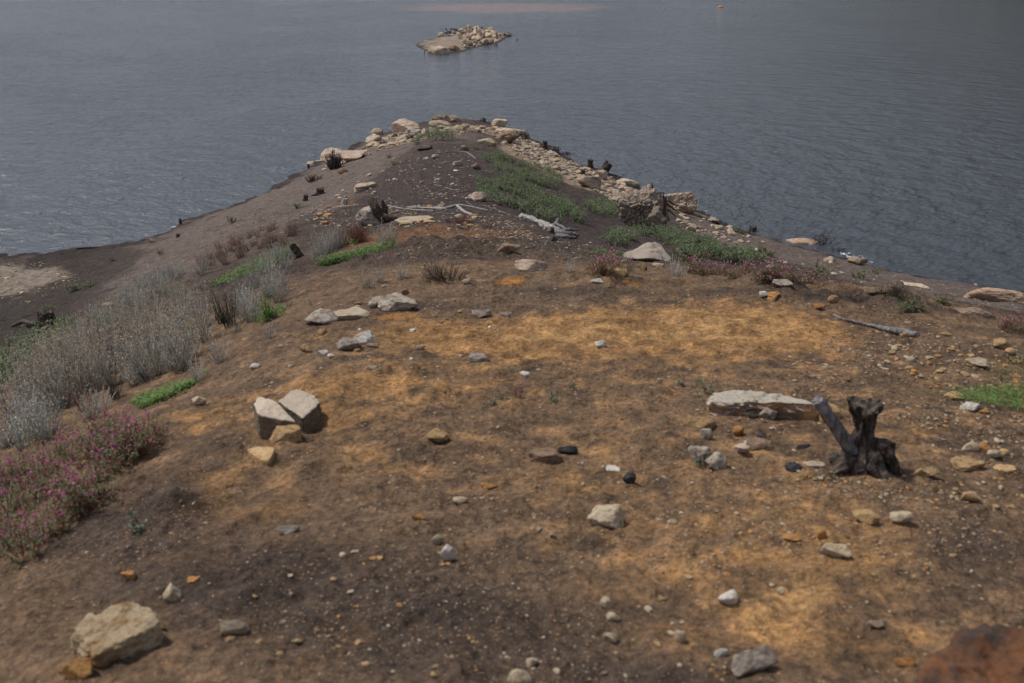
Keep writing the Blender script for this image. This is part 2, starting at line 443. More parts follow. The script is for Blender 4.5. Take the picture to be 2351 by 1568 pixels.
# general mottling of the bare top: brown with umber and grey-black earth
gc = lerp(gc, 0.6 * sstep(-0.1, 0.7, NOI[0.4] * 0.6 + NOI[1.1] * 0.6), (0.128, 0.093, 0.069))
gc = lerp(gc, 0.6 * sstep(0.1, 0.8, NOI[0.12] * 0.6 + NOI[0.4] * 0.6), (0.245, 0.152, 0.080))
far = near(8.5, 12.5)
gc = lerp(gc, far, (0.062, 0.048, 0.042))
gc = lerp(gc, far * sstep(0.0, 0.7, NOI[1.1]), (0.085, 0.062, 0.05))
OCHRE = [(1330,762,430,38,1.35),(1640,742,200,46,1.25),(1030,778,150,26,.85),(1850,760,90,30,.5),(1750,1340,420,150,.5),(1600,1180,330,90,.3),
         (1480,960,520,130,.26),(1300,1080,380,90,.22),(880,880,190,36,.6),(760,930,130,56,.72),(480,950,110,30,.55),(560,1010,60,40,.4),(505,1085,62,34,1.1),(470,1140,60,20,.9),
         (560,1180,120,20,.5),(1950,1480,220,70,.4),(2150,880,220,60,.2),(640,1130,90,30,.35),(2050,1000,240,70,.25),(1120,870,260,40,.22),(800,1060,160,60,.2),(1500,825,420,26,.3),(2000,1250,160,60,.2)]
gc = lerp(gc, 0.82 * mask(OCHRE, soft=True), (0.365, 0.202, 0.080))
gc = lerp(gc, 0.5 * mask([(1400,770,300,22,1),(1650,735,120,26,.9),(1800,1360,200,60,.6),(510,1080,50,24,1)], 0.9, 0.35, 0.8, (0.12, 0.4)), (0.48, 0.29, 0.125))
gc = lerp(gc, 0.9 * mask([(1170,645,40,10,.8),(910,722,60,8,1),(1450,650,40,6,.8),(1180,600,60,10,.5)], 0.4, .3, .7), (0.40, 0.19, 0.055))
gc = lerp(gc, 0.75 * mask([(900,545,260,16,.8),(1100,535,160,14,.6),(790,470,60,8,.7),(940,408,90,5,.7),(720,480,70,8,.6)], 0.6, .25, .8), (0.19, 0.095, 0.045))
DARK = [(300,1180,260,60,.6),(450,1350,300,80,.5),(1000,705,170,14,.85),(820,740,80,30,.6),(1300,672,260,10,.7),(2080,690,320,16,.7),(1020,580,190,18,.75),(600,1300,420,90,.65),(1000,1470,420,110,.8),
        (2230,1250,140,70,.7),(1150,860,220,16,.5),(520,1020,70,40,.75),(420,1120,90,40,.5),(1500,1560,220,40,.7),(250,1250,150,60,.4),(1900,680,260,14,.6),
        (2200,800,150,20,.4),(730,1110,60,30,.4)]
gc = lerp(gc, 0.9 * mask(DARK, soft=True), (0.068, 0.051, 0.042))
SILT = [(640,470,130,40,1),(450,560,150,40,1),(330,620,100,40,.9),(760,420,80,40,1),(850,360,80,30,1),(1000,310,110,16,1),(1750,570,120,20,1),
        (1950,625,150,18,1),(2200,680,150,18,1),(600,430,80,30,.8),(1620,520,60,20,.8),(560,500,100,30,.8)]
gc = lerp(gc, 0.85 * mask(SILT, 0.35, 0.25, 0.6, (0.4, 1.1)), (0.145, 0.115, 0.10))
gc = lerp(gc, 0.9 * mask([(1250,470,160,50,1),(1400,520,120,30,1),(1000,400,120,50,1),(950,450,160,20,.9),(1550,560,120,16,.8)], 0.5, 0.3, 0.7), (0.054, 0.042, 0.039))
gc = lerp(gc, 0.8 * mask([(200,640,110,26,1),(60,740,120,50,1),(260,600,80,16,.8)], 0.3, .3, .6, (0.4, 1.1)), (0.042, 0.034, 0.030))
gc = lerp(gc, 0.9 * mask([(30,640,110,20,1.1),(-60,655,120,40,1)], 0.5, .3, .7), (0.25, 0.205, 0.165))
gc = lerp(gc, 0.8 * mask([(1180,345,40,14,.9),(1260,385,60,12,1),(1340,425,60,10,1),(1120,300,60,8,1),(900,320,60,10,.9),(1580,490,40,8,.7)], 0.4, .3, .7), (0.30, 0.225, 0.165))
gc = lerp(gc, 0.9 * sstep(0.20, 0.03, GZ + 0.10 * NOI[1.1] + 0.05 * NOI[0.4]) * (D2 > 9), (0.028, 0.023, 0.021))
gc = gc * (1 + 0.30 * NOI[0.12][..., None])
gc = np.clip(gc, 0.01, 0.8)

m_soil, t, p, L = new_mat('bare_soil')
at = nd(t, 'ShaderNodeAttribute', attribute_name='col'); geo = nd(t, 'ShaderNodeNewGeometry')
pos = geo.outputs['Position']
nA = nd(t, 'ShaderNodeTexNoise', Scale=34.0, Detail=7.0, Roughness=0.72); L(pos, nA.inputs['Vector'])
nB = nd(t, 'ShaderNodeTexNoise', Scale=6.0, Detail=6.0, Roughness=0.65); L(pos, nB.inputs['Vector'])
c = mixc(t, 1.0, at.outputs['Color'], ramp(t, nA.outputs['Fac'], [(0.30, (0.36, 0.35, 0.35)), (0.5, (1, 1, 1)), (0.70, (1.8, 1.7, 1.55))]), 'MULTIPLY')
c = mixc(t, 1.0, c, ramp(t, nB.outputs['Fac'], [(0.34, (0.72, 0.72, 0.74)), (0.66, (1.25, 1.22, 1.17))]), 'MULTIPLY')
# grit: small pale and rusty grains lying in the soil
for scl, thr, cc, seed in ((70.0, 0.20, (0.40, 0.30, 0.18), 0), (34.0, 0.15, (0.42, 0.25, 0.11), 3), (16.0, 0.09, (0.44, 0.36, 0.27), 7)):
    vo = nd(t, 'ShaderNodeTexVoronoi', Scale=scl); mpn = nd(t, 'ShaderNodeMapping'); mpn.inputs['Location'].default_value = (seed, seed, 0)
    L(pos, mpn.inputs[0]); L(mpn.outputs[0], vo.inputs['Vector'])
    sx = nd(t, 'ShaderNodeSeparateColor'); L(vo.outputs['Color'], sx.inputs[0])
    pick = nd(t, 'ShaderNodeMath', operation='GREATER_THAN'); L(sx.outputs[0], pick.inputs[0]); pick.inputs[1].default_value = 0.62
    ins = nd(t, 'ShaderNodeMath', operation='LESS_THAN'); L(vo.outputs['Distance'], ins.inputs[0]); ins.inputs[1].default_value = thr
    mm = nd(t, 'ShaderNodeMath', operation='MULTIPLY'); L(pick.outputs[0], mm.inputs[0]); L(ins.outputs[0], mm.inputs[1])
    m3 = nd(t, 'ShaderNodeMath', operation='MULTIPLY'); L(mm.outputs[0], m3.inputs[0]); L(sx.outputs[1], m3.inputs[1])
    c = mixc(t, m3.outputs[0], c, cc)
L(c, p.inputs['Base Color']); p.inputs['Roughness'].default_value = 0.95; p.inputs['Specular IOR Level'].default_value = 0.15
b1 = nd(t, 'ShaderNodeBump', Strength=0.8, Distance=0.02); L(nA.outputs['Fac'], b1.inputs['Height'])
nC = nd(t, 'ShaderNodeTexNoise', Scale=15.0, Detail=6.0, Roughness=0.7); L(pos, nC.inputs['Vector'])
b3 = nd(t, 'ShaderNodeBump', Strength=0.9, Distance=0.05); L(nC.outputs['Fac'], b3.inputs['Height']); L(b1.outputs[0], b3.inputs['Normal'])
b2 = nd(t, 'ShaderNodeBump', Strength=0.8, Distance=0.10); L(nB.outputs['Fac'], b2.inputs['Height']); L(b3.outputs[0], b2.inputs['Normal'])
L(b2.outputs[0], p.inputs['Normal'])

ny, nx = S2.shape
ii = (np.arange(ny - 1)[:, None] * nx + np.arange(nx - 1)[None])
F = np.stack([ii, ii + 1, ii + nx + 1, ii + nx], -1).reshape(-1, 4)
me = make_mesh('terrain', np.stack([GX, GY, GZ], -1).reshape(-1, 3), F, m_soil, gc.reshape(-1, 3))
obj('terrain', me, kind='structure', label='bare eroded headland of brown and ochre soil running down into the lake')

# ------------------------------------------------------------------ water
m_w, t, p, L = new_mat('lake_water')
geo = nd(t, 'ShaderNodeNewGeometry'); pos = geo.outputs['Position']
# ripples bend round the headland: rings about a point on it, warped
ctr = nd(t, 'ShaderNodeVectorMath', operation='SUBTRACT'); L(pos, ctr.inputs[0]); ctr.inputs[1].default_value = (0.0, 19.0, 0.0)
ln = nd(t, 'ShaderNodeVectorMath', operation='LENGTH'); L(ctr.outputs[0], ln.inputs[0])
sx = nd(t, 'ShaderNodeSeparateXYZ'); L(ctr.outputs[0], sx.inputs[0])
an = nd(t, 'ShaderNodeMath', operation='ARCTAN2'); L(sx.outputs[0], an.inputs[0]); L(sx.outputs[1], an.inputs[1])
al = nd(t, 'ShaderNodeMath', operation='MULTIPLY'); L(an.outputs[0], al.inputs[0]); al.inputs[1].default_value = 38.0
cm = nd(t, 'ShaderNodeCombineXYZ'); L(ln.outputs['Value'], cm.inputs[0]); L(al.outputs[0], cm.inputs[1])
lane = nd(t, 'ShaderNodeTexNoise', Scale=0.045, Detail=3.0, Distortion=1.2); L(pos, lane.inputs['Vector'])
lm = nd(t, 'ShaderNodeMapRange'); lm.inputs['From Min'].default_value = .3; lm.inputs['From Max'].default_value = .7; lm.inputs['To Min'].default_value = .68; lm.inputs['To Max'].default_value = 1.0; L(lane.outputs['Fac'], lm.inputs[0])
def wav(scx, scy, scale, det, rough, dist, strength, prev):
    mp = nd(t, 'ShaderNodeMapping'); mp.inputs['Scale'].default_value = (scx, scy, 1); L(cm.outputs[0], mp.inputs[0])
    n = nd(t, 'ShaderNodeTexNoise', Scale=scale, Detail=det, Roughness=rough, Distortion=0.15); L(mp.outputs[0], n.inputs['Vector'])
    b = nd(t, 'ShaderNodeBump', Strength=strength, Distance=dist); L(n.outputs['Fac'], b.inputs['Height']); L(lm.outputs[0], b.inputs['Strength'])
    if prev is not None: L(prev, b.inputs['Normal'])
    return b.outputs[0]
bn = wav(1.0, 0.55, 0.95, 2.0, 0.5, 0.38, 1.0, None)
bn = wav(1.0, 0.7, 3.2, 4.0, 0.62, 0.15, 1.0, bn)
L(bn, p.inputs['Normal'])
# silty shoal far out: pale pinkish silt just under the surface
sub = nd(t, 'ShaderNodeVectorMath', operation='SUBTRACT'); L(pos, sub.inputs[0]); sub.inputs[1].default_value = (-1.0, 133.0, 0)
dv = nd(t, 'ShaderNodeVectorMath', operation='DIVIDE'); L(sub.outputs[0], dv.inputs[0]); dv.inputs[1].default_value = (13.5, 10.5, 1)
l2 = nd(t, 'ShaderNodeVectorMath', operation='LENGTH'); L(dv.outputs[0], l2.inputs[0])
ns = nd(t, 'ShaderNodeTexNoise', Scale=0.16, Detail=4.0); L(pos, ns.inputs['Vector'])
ad = nd(t, 'ShaderNodeMath', operation='MULTIPLY_ADD'); L(ns.outputs['Fac'], ad.inputs[0]); ad.inputs[1].default_value = 0.9; L(l2.outputs['Value'], ad.inputs[2])
sm = ramp(t, ad.outputs[0], [(0.0, (1, 1, 1)), (0.55, (1, 1, 1)), (0.72, (0, 0, 0))])
ad.inputs[1].default_value = 0.75
mrr = nd(t, 'ShaderNodeMapRange'); mrr.inputs['From Min'].default_value = 1.02; mrr.inputs['From Max'].default_value = 1.5
mrr.inputs['To Min'].default_value = 1.0; mrr.inputs['To Max'].default_value = 0.0; L(ad.outputs[0], mrr.inputs[0])
L(mixc(t, mrr.outputs[0], (0.055, 0.062, 0.074), (0.17, 0.11, 0.095)), p.inputs['Base Color'])
p.inputs['Roughness'].default_value = 0.13; p.inputs['IOR'].default_value = 1.33
V = [(-2500, -300, 0), (2500, -300, 0), (2500, 3500, 0), (-2500, 3500, 0)]
obj('water', make_mesh('water', V, [(0, 1, 2, 3)], m_w), kind='structure', label='grey rippled lake')

# far bank: scrub-covered hills round the lake, high on the shaded side
m_h, t, p, L = new_mat('hill_scrub')
geo = nd(t, 'ShaderNodeNewGeometry'); a = nd(t, 'ShaderNodeTexNoise', Scale=0.12, Detail=7.0, Roughness=0.7); L(geo.outputs['Position'], a.inputs['Vector'])
L(ramp(t, a.outputs['Fac'], [(0.35, (0.018, 0.024, 0.012)), (0.6, (0.045, 0.05, 0.028)), (0.75, (0.10, 0.085, 0.06))]), p.inputs['Base Color'])
p.inputs['Roughness'].default_value = 1.0
az = np.radians(np.linspace(-100, 110, 260)); rr = np.linspace(0, 1, 50)
AZ, RR = np.meshgrid(az, rr)
deg = np.degrees(AZ)
r0 = 520 - 350 * sstep(8, 30, deg) + 60 * fbm(np.stack([AZ * 3, AZ * 0, AZ * 0], -1), 3, 4)
r0 = np.maximum(r0, 172 / np.maximum(np.cos(AZ), 0.45) * 1.0)
hh = 52 + 90 * sstep(6, 34, deg) + 30 * sstep(-30, -70, deg)
dist = r0 + RR * 330
X, Y = np.sin(AZ) * dist, np.cos(AZ) * dist
Z = hh * np.sin(np.clip(RR, 0, 1) * math.pi * 0.55) + 8 * fbm2(X, Y, 70, 5, 8) * np.clip(RR * 4, 0, 1) - 1.5
k, mq = Z.shape
ii = (np.arange(k - 1)[:, None] * mq + np.arange(mq - 1)[None])
obj('hills', make_mesh('hills', np.stack([X, Y, Z], -1).reshape(-1, 3), np.stack([ii, ii + 1, ii + mq + 1, ii + mq], -1).reshape(-1, 4), m_h), kind='structure', label='scrub covered hills round the lake')

# ------------------------------------------------------------------ stones
def norm_at(x, y, e):
    zx = (height(x + e, y) - height(x - e, y)) / (2 * e); zy = (height(x, y + e) - height(x, y - e)) / (2 * e)
    return Vector((-float(zx), -float(zy), 1)).normalized()

def rock_verts(style, seed, sub):
    rng = np.random.default_rng(seed)
    D, F = ICO[sub]
    npl, pw, amp = {'a': (11, 34, .05), 'b': (16, 16, .05), 'r': (22, 9, .04), 's': (9, 40, .035), 'f': (10, 30, .05), 'w': (9, 36, .05), 'c': (14, 16, .05), 'g': (24, 8, .03)}[style]
    i = np.arange(npl) + 0.5
    ph = np.arccos(1 - 2 * i / npl); th = math.pi * (1 + 5 ** 0.5) * i + rng.uniform(0, 6)
    N = np.stack([np.cos(th) * np.sin(ph), np.sin(th) * np.sin(ph), np.cos(ph)], 1) + rng.normal(0, .27, (npl, 3))
    N /= np.linalg.norm(N, axis=1)[:, None]
    d = rng.uniform(0.62, 1.12, npl)
    if style in 'sf':      # a flat top and bottom
        N = np.concatenate([N * np.array([1, 1, .35]), [[0.06, -.08, 1], [0, 0, -1]]]); N /= np.linalg.norm(N, axis=1)[:, None]
        d = np.r_[d, .55, .55]
    if style == 'w':       # a roof-like ridge
        N = np.concatenate([N, [[.1, -.8, .75], [-.1, .75, .8]]]); N /= np.linalg.norm(N, axis=1)[:, None]; d = np.r_[d, .5, .5]
    q = np.maximum(D @ (N / d[:, None]).T, 1e-3)
    r = (q ** pw).sum(1) ** (-1 / pw)
    V = D * r[:, None]
    n1, n2 = fbm(V * 1.7 + seed, 3, seed % 97), fbm(V * 5 + seed, 3, seed % 89)
    V = V * (1 + amp * 1.6 * n1 + amp * 0.8 * n2)[:, None]
    if style == 'c':       # crazed crust: deep joints between knobs
        S = V[rng.integers(0, len(V), 230)] * rng.uniform(.9, 1.05, (230, 1)) * 1.0
        W = V + 0.10 * np.stack([vnoise(V * 3 + 5, 1), vnoise(V * 3 + 9, 2), vnoise(V * 3 + 13, 3)], 1)
        ds = np.sqrt(((W[:, None] * np.array([1.25, 1.25, .95]) - S[None] * np.array([1.25, 1.25, .95])) ** 2).sum(-1)); ds.sort(1)
        e = ds[:, 1] - ds[:, 0]
        V = V * (1 - 0.14 * np.exp(-(e / 0.028) ** 1.2) + 0.04 * np.clip(e / .08, 0, 1))[:, None]
    if style == 'g':       # coarse flaking granite
        n = np.abs(fbm(V * np.array([5, 5, 12]) + seed, 4, 5)); V = V * (1 - 0.06 * np.exp(-n / .12))[:, None]
    lo, hi = V.min(0), V.max(0)
    V = (V - (lo + hi) / 2) / (hi - lo); V[:, 2] += 0.5
    return V, F

_rc = {}
def rock_mesh(style, seed, sub, mat):
    k = (style, seed, sub, mat)
    if k not in _rc:
        V, F = rock_verts(style, seed, sub)
        _rc[k] = make_mesh('stone', V, F, M[mat], None, True, 38 if style in 'aswf' else 55)
    return _rc[k]

def stone(u, v, wpx, hpx, style, mat, label, name='stone', cat='stone', group=None, ld=0.75, yaw=None, sink=0.30, seed=None, align=0.5, sub=None):
    """stone whose visible foot is seen at u, v; width and height as surveyed"""
    P = hit(u, v)[0]; dp = depth_of(P); k = dp / FPX
    W, hm = wpx * k, hpx * k
    el = math.atan2(8 - P[2], P[1])
    Ld = min(W * ld, 0.62 * hm / math.sin(el) if style not in 'f' else 9)
    Ld = max(Ld, W * 0.3)
    H = max((hm - 0.45 * Ld * math.sin(el)) / math.cos(el), 0.16 * W if style not in 'f' else 0.10 * W)
    if style == 'g': sink, Ld = .75, max(Ld, W * .5)
    seed = int(u * 7 + v * 13) % 9973 if seed is None else seed
    yaw = random.uniform(-.35, .35) if yaw is None else yaw
    x, y = P[0], P[1] + Ld * 0.42
    n = norm_at(x, y, max(W, .05) * .5)
    q = Vector((0, 0, 1)).lerp(n, align).normalized()
    rot = Vector((0, 0, 1)).rotation_difference(q) @ Quaternion((0, 0, 1), yaw)
    zc = float(height(x, y))
    if sub is None: sub = 5 if wpx > 55 else (4 if wpx > 26 else 3)
    return obj(name, rock_mesh(style, seed, sub, mat), None, (x, y, zc - sink * H), rot, (W * 1.06, Ld * 1.1, H * (1 + sink)), label, cat, group)

def prism(name, pts, mat, label, cat, bottom=-0.04, group=None, p=24, amp=.020, sub=6, spread=1.0, crack=None):
    """stone with a traced top face: pts = (u, v, height of that corner over the ground there); solid down into the soil"""
    pts = np.array(pts, float)
    uv0 = hit(pts[:, 0].mean(), pts[:, 1].max() )[0]
    g0 = uv0[2]
    a, b, c = ray(pts[:, 0], pts[:, 1])
    d = (8 - g0 - pts[:, 2]) / -c
    Pw = np.stack([a * d, b * d, g0 + pts[:, 2]], 1)
    ctr = Pw.mean(0); ctr[2] = g0
    for k in range(3):
        Pw[:, 2] = height(Pw[:, 0], Pw[:, 1]) + pts[:, 2]; d = (8 - Pw[:, 2]) / -c
        Pw[:, 0], Pw[:, 1] = a * d, b * d
    ctr = Pw.mean(0); ctr[2] = float(height(ctr[0], ctr[1]))
    T = Pw - ctr; Bt = T.copy(); Bt[:, :2] *= spread; Bt[:, 2] = bottom + height(Bt[:, 0] + ctr[0], Bt[:, 1] + ctr[1]) - ctr[2]
    bm = bmesh.new()
    for q in np.concatenate([T, Bt]): bm.verts.new(q)
    r = bmesh.ops.convex_hull(bm, input=bm.verts[:])
    bm.normal_update(); bm.faces.ensure_lookup_table()
    mid = np.concatenate([T, Bt]).mean(0)
    N = np.array([f.normal[:] for f in bm.faces]); dd = np.array([(np.array(f.calc_center_median()) - mid) @ np.array(f.normal) for f in bm.faces])
    ar = np.array([f.calc_area() for f in bm.faces]); bm.free()
    ok = (dd > 1e-4) & (ar > 1e-7); N, dd = N[ok], dd[ok]
    _, ui = np.unique(np.round(np.c_[N * 25, dd * 150]), axis=0, return_index=True); N, dd = N[ui], dd[ui]
    Dv, F = ICO[sub]
    ext = np.abs(np.concatenate([T, Bt]) - mid).max(0)
    Dv = Dv * ext; Dv = Dv / np.linalg.norm(Dv, axis=1)[:, None]
    q = np.maximum(Dv @ (N / dd[:, None]).T, 1e-6); rr = (q ** p).sum(1) ** (-1 / p)
    V = Dv * rr[:, None]; sz = ext.max()
    nn = fbm(V / sz * 2.2 + 3.1, 4, 3); n2 = fbm(V / sz * np.array([6, 6, 14]), 3, 8)
    V = V + Dv * ((nn * 1.6 + n2 * .7) * amp * sz)[:, None] + mid
    if crack:
        dx = V[:, 0] - mid[0] - crack[0] * ext[0] + .25 * (V[:, 1] - mid[1]) + .03 * sz * nn
        V = mid + (V - mid) * (1 - crack[1] * np.exp(-np.abs(dx / (crack[2] * sz)) ** 1.2))[:, None]
    s = max(ext[0] * 2, .05)
    return obj(name, make_mesh('stone', V / s, F, M[mat], None, True, 42), None, ctr, None, (s, s, s), label, cat, group)

# the two split blocks and the stones round them
def Z2(l): return [(516.6 + x * .14643, 861 + y * .14643, h) for x, y, h in l]
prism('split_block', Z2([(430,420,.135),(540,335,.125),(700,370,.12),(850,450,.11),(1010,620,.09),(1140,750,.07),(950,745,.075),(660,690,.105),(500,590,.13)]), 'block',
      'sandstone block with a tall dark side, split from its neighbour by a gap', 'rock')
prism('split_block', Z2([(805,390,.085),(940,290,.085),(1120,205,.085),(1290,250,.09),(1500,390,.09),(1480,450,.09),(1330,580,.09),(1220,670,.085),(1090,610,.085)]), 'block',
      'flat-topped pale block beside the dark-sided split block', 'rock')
stone(652,1012,74,36,'s','ochre','brown half-buried stone under the foot of the split sandstone blocks','rock','rock',sink=.3,ld=.9)
prism('flat_stone', Z2([(340,1150,.02),(520,1115,.025),(780,1130,.03),(760,1220,.03),(680,1340,.03),(540,1325,.025),(430,1240,.02)]), 'ochre',
      'thin triangular tan slab lying flat below the split blocks', 'stone', bottom=-.02)
# bottom-left rock
def Z3(l): return [(x * .3632, 998.6 + y * .3632, h) for x, y, h in l]
prism('rock', Z3([(448,1300,.035),(485,1185,.075),(560,1120,.09),(700,1085,.095),(860,1060,.095),(975,1100,.09),(1010,1185,.075),(870,1265,.06),(700,1315,.055),(575,1385,.05)]), 'warm',
      'large cream angular rock with a cracked end beside a bright orange stone', 'rock', p=24, amp=.05, crack=(-.5, .16, .035))
stone(362,1446,40,18,'w','ochre','small pointed chip touching the end of the large cream rock')
stone(170,1563,78,46,'w','orange','bright orange stone just below the large cream rock',ld=.6)
# long slab behind the burnt stump
def Z4(l): return [(1550 + x * .2442, 872.5 + y * .2442, h) for x, y, h in l]
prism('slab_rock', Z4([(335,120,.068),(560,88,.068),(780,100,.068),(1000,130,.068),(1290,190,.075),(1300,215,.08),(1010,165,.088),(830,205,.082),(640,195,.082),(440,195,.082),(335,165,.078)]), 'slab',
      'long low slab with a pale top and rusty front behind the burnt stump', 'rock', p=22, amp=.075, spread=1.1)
prism('slab_rock', Z4([(1310,190,.06),(1420,200,.06),(1530,240,.05),(1560,300,.03),(1400,300,.06),(1330,240,.06)]), 'ochre',
      'tan end piece of the long slab, just behind the leaning grey limb', 'rock')
# out-of-focus rock at the near corner
prism('rock', [(2110,1560,.10),(2130,1490,.15),(2200,1440,.19),(2290,1425,.20),(2400,1450,.20),(2440,1540,.18),(2400,1640,.12),(2200,1640,.09)], 'rustrock',
      'big rust-brown rock in the near corner of the bare soil', 'rock', p=18, amp=.05)

